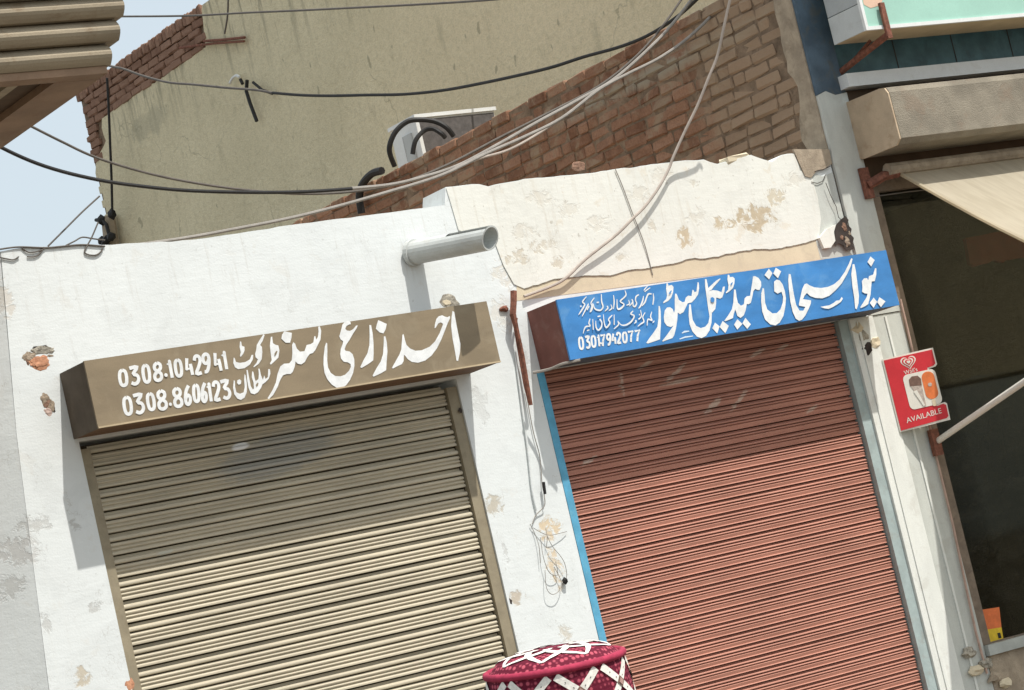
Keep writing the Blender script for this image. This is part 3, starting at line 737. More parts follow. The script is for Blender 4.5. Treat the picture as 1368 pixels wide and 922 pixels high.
polys1b = [
 [(6.6776,3.2667),(6.6857,3.2679),(6.6823,3.2337),(6.6953,3.2236),(6.7096,3.2184),(6.7094,3.193),(6.6944,3.158),(6.6699,3.1429),(6.6429,3.1282),(6.6396,3.1356),(6.6535,3.1498),(6.6563,3.1817),(6.6613,3.2226)],
 [(6.4461,3.1931),(6.4507,3.187),(6.4528,3.1684),(6.4738,3.1609),(6.5046,3.1612),(6.5326,3.1711),(6.548,3.192),(6.557,3.1907),(6.5499,3.1687),(6.526,3.1445),(6.4919,3.1309),(6.4563,3.1313),(6.4413,3.1426),(6.4369,3.166)],
 [(6.5,3.2665),(6.5061,3.2666),(6.5056,3.2437),(6.5183,3.2374),(6.5149,3.2195),(6.5021,3.2028),(6.4862,3.1903),(6.4811,3.1943),(6.4909,3.2135),(6.4911,3.241)],
 [(6.6393,3.2856),(6.6447,3.2803),(6.628,3.2548),(6.6075,3.2345),(6.6152,3.2242),(6.611,3.1971),(6.5982,3.1621),(6.5767,3.142),(6.545,3.1281),(6.5436,3.1329),(6.5654,3.1482),(6.5773,3.1649),(6.5671,3.1756),(6.568,3.1938),(6.5784,3.2108),(6.589,3.237),(6.6081,3.2575)],
 [(6.4182,3.0796),(6.4235,3.0766),(6.4174,3.0455),(6.4182,3.018),(6.4362,3.0086),(6.4575,3.0123),(6.4699,3.0379),(6.4752,3.0738),(6.4848,3.1021),(6.4891,3.0947),(6.486,3.0494),(6.4747,3.0098),(6.4558,2.9852),(6.4335,2.9771),(6.4155,2.9865),(6.4038,3.011),(6.405,3.0427)],
 [(6.4378,3.0768),(6.4515,3.0808),(6.4589,3.0715),(6.4531,3.0564),(6.4397,3.0537),(6.4325,3.0639)],
 [(6.5006,3.1205),(6.507,3.1196),(6.5056,3.0832),(6.5045,3.0375),(6.5125,3.0181),(6.5191,3.024),(6.5238,3.0531),(6.5205,3.0811),(6.5301,3.1095),(6.536,3.1064),(6.5356,3.0698),(6.5378,3.058),(6.5554,3.0669),(6.5634,3.0888),(6.5681,3.1179),(6.5746,3.117),(6.5747,3.0826),(6.5791,3.059),(6.5921,3.0801),(6.5952,3.0613),(6.6098,3.0684),(6.6223,3.1081),(6.6323,3.1067),(6.6292,3.0841),(6.6126,3.0588),(6.5882,3.0439),(6.5711,3.0372),(6.5592,3.0205),(6.5364,3.0009),(6.5142,2.994),(6.4958,3.0022),(6.49,3.0305),(6.4914,3.0669)],
]
mb = MB()
for i, p in enumerate(polys1): mb.sheet(p, YL - 0.0002 * i)
mb.build('lettering', M['letter'], s1)
mb = MB()
for i, p in enumerate(polys1b): mb.sheet(p, YL - 0.0002 * i)
mb.build('small_lettering', M['letter'], s1)
counters = MB()
counters.sheet([(6.6748,3.1792),(6.6903,3.1933),(6.6963,3.1901),(6.6843,3.1756),(6.674,3.1678)], YL - 0.003)
counters.sheet([(6.5334,3.0403),(6.546,3.0499),(6.5499,3.0448),(6.5416,3.0322),(6.5343,3.0296)], YL - 0.003)
counters.build('letter_counter', M['olive'], s1)
T1 = [(5.8338,3.2237),(5.8942,3.2302),(5.9605,3.2315),(6.0258,3.2339),(6.0896,3.2322),(6.1369,3.2332),(6.1927,3.2322),(6.2458,3.2391),(6.2979,3.2409),(6.3513,3.2372),(6.3966,3.2355)]
B1 = [(5.824,3.1277),(5.884,3.1265),(5.9497,3.1258),(6.0097,3.126),(6.0857,3.1311),(6.127,3.1314),(6.1924,3.1301),(6.2335,3.1278),(6.2811,3.1318),(6.352,3.1289),(6.3898,3.1312)]
T2 = [(5.8247,3.0905),(5.8827,3.0952),(5.9506,3.0897),(6.0122,3.0962),(6.0989,3.0956),(6.1577,3.0973),(6.2064,3.097),(6.2506,3.0974),(6.2762,3.0915),(6.317,3.0968),(6.3637,3.0955)]
B2 = [(5.8166,2.9862),(5.8767,2.9833),(5.9436,2.9899),(6.002,2.9834),(6.0889,2.9837),(6.1407,2.987),(6.1911,2.9937),(6.2313,2.9878),(6.2675,2.9852),(6.3042,2.9842),(6.359,2.9859)]
HD = [(5.7946,3.2738),(6.2786,3.2828)]
hd = Vector(HD[1]) - Vector(HD[0]); kx = hd.length / 1014.0; hd.normalize()
mb = MB()
digits(mb, '03081042941', T1, B1, [v * kx for v in (125, 140, 115, 125, 70, 112, 115, 112, 115, 112, 75)], YL, hd, 37 * kx)
disc(mb, [(6.0567,3.1572)][0], 20 * kx, YL - 0.003)
mb.build('phone_number', M['letter'], s1)
mb = MB()
digits(mb, '03088606123', T2, B2, [v * kx for v in (125, 145, 115, 135, 130, 100, 100, 88, 65, 110, 135)], YL, hd, 37 * kx)
disc(mb, [(6.0464,3.012)][0], 18 * kx, YL - 0.003)
mb.build('phone_number', M['letter'], s1)
MB().box(5.645, 8.005, -0.304, -0.3005, 2.9525, 2.960).build('edge_trim', M['tan'], s1)

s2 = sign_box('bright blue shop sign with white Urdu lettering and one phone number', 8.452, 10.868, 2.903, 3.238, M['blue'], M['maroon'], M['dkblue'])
E_ = []
polys2 = [
 [(9.1186,3.119),(9.1275,3.1161),(9.1243,3.0868),(9.1077,3.0234),(9.0917,2.9818),(9.0748,2.9339),(9.0355,2.9283),(8.9853,2.922),(8.9763,2.9276),(9.0043,2.9499),(9.0451,2.9793),(9.0771,3.0055),(9.0985,3.0507)],
 [(9.2585,3.173),(9.2634,3.1635),(9.2673,3.1345),(9.2872,3.1187),(9.3037,3.1189),(9.3186,3.1412),(9.3377,3.1499),(9.3609,3.1448),(9.3775,3.1781),(9.3844,3.1772),(9.3885,3.1635),(9.4031,3.1661),(9.4265,3.2164),(9.4338,3.2132),(9.4269,3.1809),(9.4086,3.1477),(9.3797,3.1248),(9.3501,3.1086),(9.3223,3.1077),(9.3021,3.086),(9.2787,3.0626),(9.2515,3.0538),(9.2386,3.0656),(9.224,3.0257),(9.2036,2.9846),(9.178,2.9442),(9.16,2.9291),(9.1262,2.9249),(9.0893,2.9189),(9.0869,2.9236),(9.122,2.9473),(9.1568,2.9732),(9.1813,2.9919),(9.1884,2.9975),(9.1676,2.9915),(9.1434,3.0012),(9.1314,3.0246),(9.1364,3.0546),(9.1527,3.0875),(9.1733,3.1024),(9.1949,3.1019),(9.2101,3.089),(9.2128,3.0667),(9.223,3.0829),(9.2389,3.138),(9.2504,3.1696)],
 [(9.2108,3.2382),(9.2181,3.2351),(9.2195,3.2217),(9.2418,3.2234),(9.2519,3.2112),(9.2404,3.1818),(9.2185,3.1538),(9.1951,3.1391),(9.1567,3.1286),(9.1549,3.1354),(9.1819,3.1496),(9.1934,3.1701),(9.1984,3.209)],
 [(9.331,3.1),(9.3416,3.0987),(9.3354,3.0598),(9.3294,3.0121),(9.3431,2.9751),(9.3713,2.959),(9.4055,2.9625),(9.4332,2.981),(9.4514,3.014),(9.4562,3.0665),(9.4648,3.1319),(9.4719,3.1886),(9.4824,3.2273),(9.4931,3.226),(9.4919,3.1906),(9.49,3.1509),(9.4839,3.094),(9.4726,3.0289),(9.4545,2.9782),(9.4284,2.9374),(9.3955,2.9109),(9.3598,2.9024),(9.3306,2.9151),(9.3078,2.9489),(9.3007,2.9894),(9.309,3.0411),(9.3207,3.0749)],
 [(9.5856,3.2184),(9.5934,3.2161),(9.5653,3.1973),(9.5312,3.1769),(9.5099,3.1618),(9.4832,3.1562),(9.4917,3.1751),(9.5183,3.1896),(9.5544,3.2075)],
 [(9.4859,3.1559),(9.5204,3.1596),(9.5516,3.1522),(9.576,3.1403),(9.5959,3.169),(9.61,3.1695),(9.5978,3.142),(9.5723,3.1096),(9.5541,3.1052),(9.5303,3.1148),(9.5188,3.0807),(9.5044,3.0515),(9.4772,3.035),(9.4629,3.039),(9.4668,3.074)],
 [(9.4789,2.9763),(9.5049,2.9517),(9.4766,2.9134),(9.4509,2.9477)], [(9.5354,2.9787),(9.57,2.9454),(9.5335,2.908),(9.5036,2.9474)],
 [(9.6499,3.2332),(9.6597,3.2299),(9.6611,3.2169),(9.6825,3.2165),(9.6923,3.2046),(9.6809,3.1761),(9.663,3.1527),(9.6316,3.1374),(9.6078,3.1297),(9.6052,3.1351),(9.6269,3.1486),(9.637,3.1729),(9.6392,3.2068)],
 [(9.6686,3.1443),(9.6802,3.1421),(9.6739,3.1002),(9.6732,3.0662),(9.69,3.047),(9.7132,3.0526),(9.7285,3.0849),(9.7479,3.0952),(9.772,3.0944),(9.7854,3.1205),(9.8111,3.1688),(9.8265,3.2013),(9.8403,3.2018),(9.8633,3.1882),(9.8754,3.1653),(9.8693,3.1402),(9.8502,3.119),(9.8371,3.1206),(9.8206,3.129),(9.8037,3.1183),(9.7858,3.0862),(9.7652,3.0546),(9.7471,3.0484),(9.7347,3.0521),(9.7162,3.0181),(9.6944,2.9911),(9.6664,2.9785),(9.6466,2.993),(9.6451,3.0144),(9.6433,3.0317),(9.6283,3.0123),(9.6119,2.9847),(9.5779,2.9785),(9.5527,2.9746),(9.5469,2.9783),(9.5796,3.0016),(9.6191,3.0348),(9.6406,3.0703),(9.6557,3.111)],
 [(9.641,2.9746),(9.669,2.9433),(9.6231,2.9162),(9.6084,2.947)], [(9.7004,2.9754),(9.728,2.9335),(9.6942,2.9111),(9.6703,2.9474)],
 [(9.8744,3.1267),(9.8843,3.1234),(9.8771,3.0877),(9.8673,3.0417),(9.8715,3.0026),(9.9013,2.9752),(9.9336,2.9732),(9.9664,2.9905),(9.9939,3.0258),(10.0069,3.0587),(10.0053,3.0891),(9.9729,3.0823),(9.953,3.0977),(9.9611,3.129),(9.9688,3.1539),(9.9925,3.1631),(10.0121,3.1551),(10.0262,3.1297),(10.0305,3.0903),(10.0256,3.0477),(10.0047,2.9986),(9.976,2.9506),(9.938,2.9168),(9.9013,2.9044),(9.8664,2.9154),(9.838,2.9469),(9.831,2.9949),(9.8409,3.0536),(9.8565,3.0989)],
 [(9.9532,3.2313),(9.972,3.2032),(9.9372,3.1707),(9.9106,3.1997)], [(10.0055,3.2316),(10.0389,3.206),(10.0027,3.1692),(9.9766,3.2004)],
 [(10.0895,3.1848),(10.1025,3.1801),(10.0959,3.1273),(10.0897,3.0645),(10.0873,3.0013),(10.1023,2.9654),(10.1303,2.9619),(10.1512,2.9819),(10.1081,2.9933),(10.1076,3.001),(10.1318,3.0411),(10.161,3.0875),(10.1861,3.1117),(10.2044,3.114),(10.2207,3.1007),(10.2512,3.0855),(10.3009,3.0748),(10.3542,3.0752),(10.4049,3.085),(10.4535,3.1067),(10.508,3.1462),(10.5511,3.1872),(10.5828,3.2205),(10.5913,3.2149),(10.5656,3.1763),(10.521,3.1308),(10.4637,3.0824),(10.4051,3.0483),(10.3496,3.0231),(10.2935,3.0141),(10.2431,3.0226),(10.207,3.0385),(10.1872,3.0592),(10.1655,3.046),(10.148,3.0277),(10.2051,3.0137),(10.1985,2.9964),(10.1689,2.9637),(10.1354,2.9317),(10.1027,2.911),(10.0813,2.9079),(10.06,2.9233),(10.0499,2.9653),(10.0509,3.024),(10.0628,3.0996),(10.0747,3.1525)],
 [(10.5812,3.1837),(10.5949,3.183),(10.5933,3.1406),(10.582,3.068),(10.5708,2.9955),(10.5536,2.9516),(10.5281,2.9189),(10.5184,2.9261),(10.5304,2.9821),(10.5387,3.0548),(10.5528,3.127)],
 [(10.2612,2.9679),(10.2966,2.968),(10.3321,2.9681),(10.3712,2.9792),(10.3918,2.988),(10.4154,2.9873),(10.439,3.005),(10.444,2.9929),(10.4241,2.9771),(10.3905,2.9653),(10.3514,2.9542),(10.3198,2.9482),(10.2867,2.9556)],
 [(10.7319,3.2134),(10.7573,3.1885),(10.7186,3.1535),(10.698,3.1839)],
 [(10.745,3.1411),(10.7543,3.1377),(10.7408,3.0998),(10.7175,3.0654),(10.6933,3.066),(10.681,3.0374),(10.6594,2.9891),(10.6247,2.938),(10.5942,2.928),(10.5621,2.9219),(10.5578,2.9271),(10.5898,2.9516),(10.6259,2.9794),(10.6382,2.9987),(10.6186,3.0034),(10.6011,3.0148),(10.6126,3.0412),(10.6194,3.0773),(10.6408,3.0909),(10.6648,3.0904),(10.6692,3.0759),(10.683,3.0998),(10.7181,3.1048),(10.7316,3.1241)],
 [(10.6776,2.9706),(10.696,2.9429),(10.6582,2.9106),(10.6384,2.9432)], [(10.7222,2.9674),(10.7611,2.937),(10.7151,2.908),(10.6964,2.9405)],
]
mb = MB()
for i, p in enumerate(polys2): mb.sheet(p, YL - 0.0002 * i)
mb.build('lettering', M['letter'], s2)
counters = MB()
counters.sheet([(9.4867,3.118),(9.503,3.1204),(9.5122,3.1104),(9.5077,3.0954),(9.4936,3.0892),(9.4819,3.0965)], YL - 0.006)
counters.sheet([(9.2044,3.1797),(9.2248,3.1934),(9.2297,3.1897),(9.2175,3.178),(9.2064,3.1737)], YL - 0.006)
counters.sheet([(9.6492,3.1781),(9.666,3.1872),(9.6688,3.1833),(9.6576,3.1726),(9.6496,3.1704)], YL - 0.006)
counters.build('letter_counter', M['blue'], s2)
strokes2 = [
 [(9.1022,3.1925,0.0048),(9.0973,3.1632,0.0088),(9.0813,3.1303,0.0064)], [(9.091,3.2258,0.004),(9.0646,3.2163,0.0064),(9.0464,3.2079,0.004)], [(9.076,3.2375,0.004),(9.0537,3.224,0.0064),(9.0431,3.2147,0.0032)],
 [(9.0911,3.1904,0.0072),(9.0681,3.1925,0.0096),(9.0494,3.1735,0.0088),(9.0327,3.1522,0.0096),(9.0059,3.1322,0.0048)], [(9.0322,3.1863,0.004),(9.0199,3.1623,0.0088),(8.9958,3.1335,0.0088),(8.9784,3.1221,0.0048)],
 [(9.0025,3.1972,0.0056),(8.9806,3.1885,0.0088),(8.9711,3.1684,0.0072),(8.9734,3.1512,0.0088),(8.9573,3.1354,0.0096),(8.9462,3.1419,0.008),(8.9533,3.1664,0.004)], [(8.9488,3.1776,0.008),(8.948,3.1607,0.008),(8.9203,3.1422,0.004)], [(8.9251,3.1763,0.004),(8.9239,3.1545,0.008),(8.9017,3.1496,0.004)],
 [(8.9153,3.2318,0.0048),(8.9159,3.2071,0.008),(8.8961,3.1926,0.008),(8.8665,3.1761,0.008),(8.8867,3.1566,0.0088),(8.8623,3.1386,0.0104),(8.8366,3.1389,0.0096),(8.8479,3.1902,0.004)], [(8.8315,3.2155,0.0048),(8.8242,3.1763,0.008),(8.8084,3.1395,0.0048)],
 [(8.7984,3.1669,0.004),(8.7999,3.1457,0.008),(8.7764,3.1352,0.0048)], [(8.7713,3.1619,0.008),(8.7727,3.1491,0.0088),(8.7482,3.1354,0.004)], [(8.7519,3.2317,0.0048),(8.7422,3.1909,0.0088),(8.7429,3.1613,0.0088),(8.7238,3.1449,0.008),(8.7007,3.1478,0.0096),(8.6839,3.1604,0.008),(8.6839,3.1835,0.004)],
 [(8.7074,3.1889,0.0072),(8.7228,3.1891,0.0072)], [(8.7002,3.2171,0.0048),(8.6705,3.1936,0.0072),(8.669,3.1707,0.008),(8.6481,3.142,0.0056)], [(8.6807,3.1902,0.0048),(8.6706,3.1621,0.0072),(8.6536,3.1433,0.0048)],
 [(8.6493,3.2298,0.0048),(8.6153,3.2047,0.008),(8.6259,3.1887,0.008),(8.5957,3.1591,0.0088),(8.5695,3.1382,0.004)], [(8.6516,3.1897,0.0064),(8.6227,3.1598,0.008),(8.5892,3.1257,0.004)], [(8.6515,3.1771,0.0072),(8.632,3.1566,0.0056)], [(8.5913,3.1827,0.0072),(8.602,3.1813,0.0072)],
 [(9.0606,3.0921,0.0048),(9.044,3.0658,0.008),(9.048,3.044,0.008),(9.0221,3.0537,0.0088),(9.0059,3.0198,0.0048)], [(9.0495,3.0311,0.0064),(9.0626,3.04,0.0064)], [(9.014,3.0938,0.0048),(8.9905,3.0706,0.0072),(8.9908,3.0451,0.0088),(8.9671,3.0355,0.0072),(8.9414,3.024,0.004)],
 [(8.9867,3.1113,0.0048),(8.9816,3.0759,0.0072),(8.9577,3.0621,0.008)], [(8.9701,3.0901,0.0072),(8.9733,3.0834,0.0072)], [(8.938,3.0604,0.0088),(8.9365,3.05,0.0088),(8.9226,3.0434,0.004)],
 [(8.935,3.1124,0.0056),(8.9142,3.0982,0.0088),(8.9345,3.0841,0.0088),(8.9056,3.0562,0.0096),(8.8654,3.0424,0.0088),(8.833,3.0466,0.0064),(8.8157,3.0721,0.004)], [(8.8175,3.0676,0.0064),(8.8142,3.0491,0.008),(8.7782,3.0315,0.004)],
 [(8.802,3.1084,0.0048),(8.7859,3.0528,0.0064)], [(8.7888,3.1071,0.0056),(8.7576,3.088,0.008),(8.7607,3.0666,0.0088),(8.73,3.0454,0.0096),(8.7232,3.0715,0.0072),(8.7306,3.1188,0.004)], [(8.6987,3.0965,0.0096),(8.7076,3.0777,0.008),(8.6971,3.0518,0.0088),(8.6728,3.0383,0.0096),(8.6627,3.0564,0.008),(8.6706,3.0909,0.004)],
 [(8.6887,3.1116,0.0072),(8.7096,3.1131,0.0072)], [(8.6535,3.1023,0.0048),(8.6398,3.0439,0.0064)], [(8.6364,3.1066,0.0056),(8.621,3.0827,0.008),(8.6252,3.0675,0.0072),(8.5923,3.0656,0.008),(8.5677,3.0326,0.004)], [(8.5963,3.0442,0.0064),(8.6144,3.0472,0.0064)],
]
mb = MB()
for i, st in enumerate(strokes2): ribbon(mb, smooth_st(st, 4), YL - 0.0002 * i)
mb.build('small_lettering', M['letter'], s2)
mb = MB()
ribbon(mb, [(9.2335,2.9478,0.0049),(9.2544,2.9538,0.0106),(9.2869,2.9526,0.0057)], YL)
ribbon(mb, [(9.2081,2.9174,0.0049),(9.2509,2.9235,0.009),(9.3052,2.922,0.0049)], YL)
mb.build('signature_mark', M['letter_warm'], s2)
T3 = [(8.5508,3.0231),(8.5934,3.0216),(8.6348,3.0195),(8.6681,3.0167),(8.6985,3.0161),(8.7391,3.0149),(8.7742,3.0123),(8.8054,3.0137),(8.8485,3.0109),(8.8873,3.0113),(8.9362,3.0099)]
B3 = [(8.5382,2.9437),(8.5813,2.9441),(8.622,2.9448),(8.656,2.9444),(8.6791,2.9433),(8.7236,2.9436),(8.7621,2.9438),(8.7926,2.9427),(8.8334,2.9414),(8.8704,2.9406),(8.9145,2.9389)]
HD = [(8.564,3.2467),(9.0787,3.2465)]
hd2 = Vector(HD[1]) - Vector(HD[0]); kx2 = hd2.length / 1011.0; hd2.normalize()
mb = MB()
digits(mb, '03017942077', T3, B3, [v * kx2 for v in (82, 82, 82, 46, 78, 78, 78, 78, 82, 88, 92)], YL, hd2, 25 * kx2)
disc(mb, [(8.6721,2.9652)][0], 12 * kx2, YL - 0.003)
mb.build('phone_number', M['letter'], s2)

# ---------------------------------------------------------------- spout pipe
t = thing('drain_pipe', 'grey plastic drain pipe jutting from the white wall above the olive sign', 'pipe', (7.8, 0, 3.64))
a, b = Vector((7.805, -0.0, 3.645)), Vector((7.945, -0.555, 3.576))
mb = MB()
n = 22
ax = (b - a).normalized(); e1 = ax.cross(Vector((0, 0, 1))).normalized(); e1 = -e1 if e1.x < 0 else e1; e2 = ax.cross(e1); e2 = -e2 if e2.z < 0 else e2
vs_, fs = [], []
stations = [0.0, 0.15, 0.30, 0.38, 0.48, 0.576]
for i, s_ in enumerate(stations):
    for rr in (0.064, 0.055):
        for k in range(n):
            th = 2 * math.pi * k / n
            d = e1 * math.cos(th) + e2 * math.sin(th)
            off = 0.0
            vs_.append(a + ax * (s_ + (0.018 * math.sin(th) if i == len(stations) - 1 else 0)) + d * rr)
def idx(i, layer, k): return (i * 2 + layer) * n + k % n
for i in range(len(stations) - 1):
    for k in range(n):
        th = 2 * math.pi * (k + 0.5) / n
        if i >= 2 and 1.70 < th < 2.2:   # the long slot cut in the top of the spout
            fs.append((idx(i, 0, k), idx(i, 1, k), idx(i + 1, 1, k), idx(i + 1, 0, k)))
            continue
        fs.append((idx(i, 0, k), idx(i, 0, k + 1), idx(i + 1, 0, k + 1), idx(i + 1, 0, k)))
        fs.append((idx(i, 1, k), idx(i + 1, 1, k), idx(i + 1, 1, k + 1), idx(i, 1, k + 1)))
i = len(stations) - 1
for k in range(n):
    fs.append((idx(i, 0, k), idx(i, 0, k + 1), idx(i, 1, k + 1), idx(i, 1, k)))
MB().add(vs_, fs).build('pipe', M['pvc'], t)
MB().tube([a + ax * 0.004, a + ax * 0.03], 0.073, 20).build('collar', M['pvc'], t)

# ---------------------------------------------------------------- right-hand building
rb = thing('brick_building', 'taller building with an exposed brick side wall and grey corner pillar', 'building', (11.0, 0, 0))
side = MB().prism([(-0.0, -0.1), (8.2, -0.1), (8.2, 5.085), (-0.0, 5.085)], 10.912, 11.12, 'x').build('side_wall', M['mortar'], rb)
# bricks of the side wall, laid course by course
def brick_mesh(L, H, D, seed, mat):
    bm = bmesh.new()
    bmesh.ops.create_cube(bm, size=1.0)
    rnd = random.Random(seed)
    for v in bm.verts:
        v.co = Vector((v.co.x * D, v.co.y * L, v.co.z * H))
    bmesh.ops.bevel(bm, geom=[e for e in bm.edges], offset=0.010, segments=1, affect='EDGES')
    for v in bm.verts:
        v.co += Vector((rnd.uniform(-1, 1), rnd.uniform(-1, 1), rnd.uniform(-1, 1))) * 0.0065
    me = bpy.data.meshes.new('brick')
    bm.to_mesh(me); bm.free()
    me.materials.append(mat)
    return me
full = [brick_mesh(0.228, 0.072, 0.05, i, M['brick']) for i in range(7)]
half = [brick_mesh(0.108, 0.072, 0.05, i + 20, M['brick']) for i in range(4)]
count = 0
row_i = 0
z = 5.1
while z > 3.7:
    y = 0.14 + (0.12 if row_i % 2 else 0.0) + random.uniform(-0.03, 0.03)
    while y < 6.75:
        is_half = random.random() < 0.16
        L = 0.108 if is_half else 0.228
        sight = 3.93 + 0.183 * y
        if z > sight - 0.06 and count < 298:
            me = random.choice(half if is_half else full)
            o = link('brick', me, side, (10.928 + random.uniform(-0.007, 0.006), y + L / 2, z - 0.036 + random.uniform(-0.003, 0.003)),
                     (random.uniform(-0.03, 0.03), random.uniform(-0.06, 0.06), random.uniform(-0.05, 0.05)))
            count += 1
        y += L + random.uniform(0.006, 0.014)
    z -= 0.0815
    row_i += 1
# rendered strip at the street end of the side wall
strip = [(0.0, 3.45)] + jag([(0.0, 6.5), (0.16, 6.5), (0.14, 5.0), (0.17, 4.6), (0.13, 4.3), (0.20, 4.05), (0.14, 3.86)], 0.03, 0.06, 4) + [(0.02, 3.84)]
MB().prism(strip, 10.878, 10.911, 'x').build('render_strip', M['cement'], rb)
MB().box(10.925, 14.6, 0.002, 0.25, 4.37, 6.6).build('upper_wall', M['ppaint'], rb)
# corner pillar: white lower shaft, grey painted upper shaft, slate-painted top, upright mouldings
MB().box(10.708, 10.895, -0.020, -0.0005, -0.1, 2.9).build('pillar', M['pillarwhite'], rb)
MB().prism(jag([(10.886, 2.9), (10.886, 3.80), (10.892, 4.27), (10.96, 4.29), (11.03, 4.26), (11.125, 4.27), (11.125, 2.9)], 0.006, 0.05, 5), -0.022, 0.02).build('pillar', M['ppaint'], rb)
MB().box(10.896, 11.125, -0.016, 0.24, -0.1, 2.895).build('pillar', M['ppaint'], rb)
MB().prism([(10.889, 6.6), (10.889, 4.272), (10.96, 4.292), (11.03, 4.262), (11.118, 4.272), (11.118, 6.6)], -0.020, 0.001).build('painted_band', M['slate'], rb)
MB().box(10.755, 10.772, -0.027, -0.0205, -0.1, 2.88).build('moulding', M['pillarwhite'], rb)
MB().box(10.985, 11.0, -0.024, -0.0165, -0.1, 2.88).build('moulding', M['pillarwhite'], rb)
# broken corner and small cracks beside the plaster coat
MB().prism([(10.5986,3.8971),(10.6737,3.8342),(10.7868,3.7766),(10.877,3.7957),(10.8749,3.2602),(10.6194,3.2854)], -0.0026, -0.0005).build('grey_patch', M['ppaint'], rb)
MB().prism([(10.6068,3.9612),(10.8852,3.9352),(10.8811,3.8467),(10.8127,3.8206),(10.7518,3.8172),(10.6913,3.7767),(10.648,3.7903)], -0.012, 0.0).build('cement_lump', M['cement'], rb)
for pts in ([(10.6873,-0.0095,3.7514),(10.7306,-0.0095,3.7377),(10.7755,-0.0095,3.7472),(10.8116,-0.0095,3.7855)], [(10.7832,-0.0235,3.7333),(10.7981,-0.0235,3.6482),(10.8187,-0.0235,3.581),(10.8161,-0.0235,3.5162),(10.8468,-0.0235,3.4804)], [(10.7276,-0.0125,3.8116),(10.7942,-0.0125,3.8143),(10.8596,-0.0125,3.8313)]):
    MB().tube(pts, 0.0022, 5).build('crack', M['void'], rb)
cc = [(10.7839,3.7675),(10.7116,3.7654),(10.7567,2.8359),(10.7828,2.7865),(10.7947,2.7113),(10.8582,2.7395)]
for k, (px, pz) in list(enumerate(cc))[2:]:
    MB().lump((px, -0.012, pz), 0.035 if k < 2 else 0.05, 60 + k, 2, (0.9, 0.35, 0.8)).build('broken_plaster', [M['cement'], M['broken'], M['band'], M['broken'], M['void'], M['band']][k], rb)
# recess behind the mint sign, ledge, beam
MB().box(11.126, 14.6, -0.012, 0.0, 4.372, 6.6).build('tiled_panel', M['teal_dark'], rb)
for xx in (11.60, 12.1, 12.6, 13.2):
    MB().box(xx, xx + 0.008, -0.014, -0.0125, 4.372, 6.6).build('joint', M['void'], rb)
MB().box(11.085, 14.6, -0.10, 0.24, 4.285, 4.368).build('ledge', M['white_metal'], rb)
bm_ = bmesh.new()
poly = [(-0.40, 3.875), (-0.395, 4.16), (-0.375, 4.195), (-0.33, 4.205), (-0.001, 4.21), (-0.001, 3.86), (-0.05, 3.845), (-0.36, 3.845)]
bm_.free()
MB().prism(poly, 11.1125, 14.6, 'x').build('beam', M['beam'], rb)
MB().prism([(y_ + 0.003 if y_ < -0.1 else y_ - 0.003, z_ - 0.003) for y_, z_ in poly], 11.10, 11.112, 'x').build('beam_end', M['beam_end'], rb)
# window opening with frame, sill, low wall
MB().box(11.127, 11.205, 0.0, 0.10, 0.84, 3.72).build('window_frame', M['frame'], rb)
MB().box(11.206, 14.6, 0.0, 0.10, 3.64, 3.72).build('window_frame', M['frame'], rb)
MB().box(11.206, 14.6, 0.01, 0.09, 0.8385, 0.848).build('window_frame', M['frame'], rb)
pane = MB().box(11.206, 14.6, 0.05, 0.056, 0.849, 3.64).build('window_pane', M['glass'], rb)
MB().box(11.13, 14.6, -0.05, 0.15, 0.775, 0.838).build('sill', M['sill'], rb)
MB().box(11.127, 14.6, -0.02, 0.24, -0.1, 0.772).build('low_wall', M['cement'], rb)
MB().box(11.127, 14.6, 0.001, 0.24, 3.725, 4.28).build('head_wall', M['dark_wood_and_shade'], rb)  # dark colour puts the deep shade under the beam into this wall
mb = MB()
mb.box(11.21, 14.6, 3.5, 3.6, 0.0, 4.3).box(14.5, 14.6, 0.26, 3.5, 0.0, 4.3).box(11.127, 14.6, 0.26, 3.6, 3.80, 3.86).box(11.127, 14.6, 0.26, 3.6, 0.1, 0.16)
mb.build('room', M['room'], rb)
MB().box(10.93, 12.9, 0.26, 8.2, 4.93, 5.03).build('roof', M['cement'], rb)
rk = [(11.0074,-0.04,0.7153),(11.0957,-0.04,0.7381),(11.1382,-0.04,0.6435),(11.2157,-0.04,0.5958),(10.9882,-0.04,0.8229)]
for k, p in enumerate(rk):
    MB().lump((p[0], -0.03, p[2]), 0.05, 80 + k, 2, (1.1, 0.5, 0.6)).build('broken_plaster', [M['band'], M['broken'], M['cement'], M['band'], M['broken']][k], rb)
pr = [(11.1314,-0.03,2.9662),(11.1267,-0.03,2.5021),(11.1074,-0.03,1.997),(11.1056,-0.03,1.5842),(11.0863,-0.03,1.1769),(11.0768,-0.03,0.9288),(11.0848,-0.03,0.6781)]
MB().tube([(p[0] + 0.0, -0.034, p[2]) for p in pr], 0.0075, 8).build('conduit', M['rod_pink'], rb)

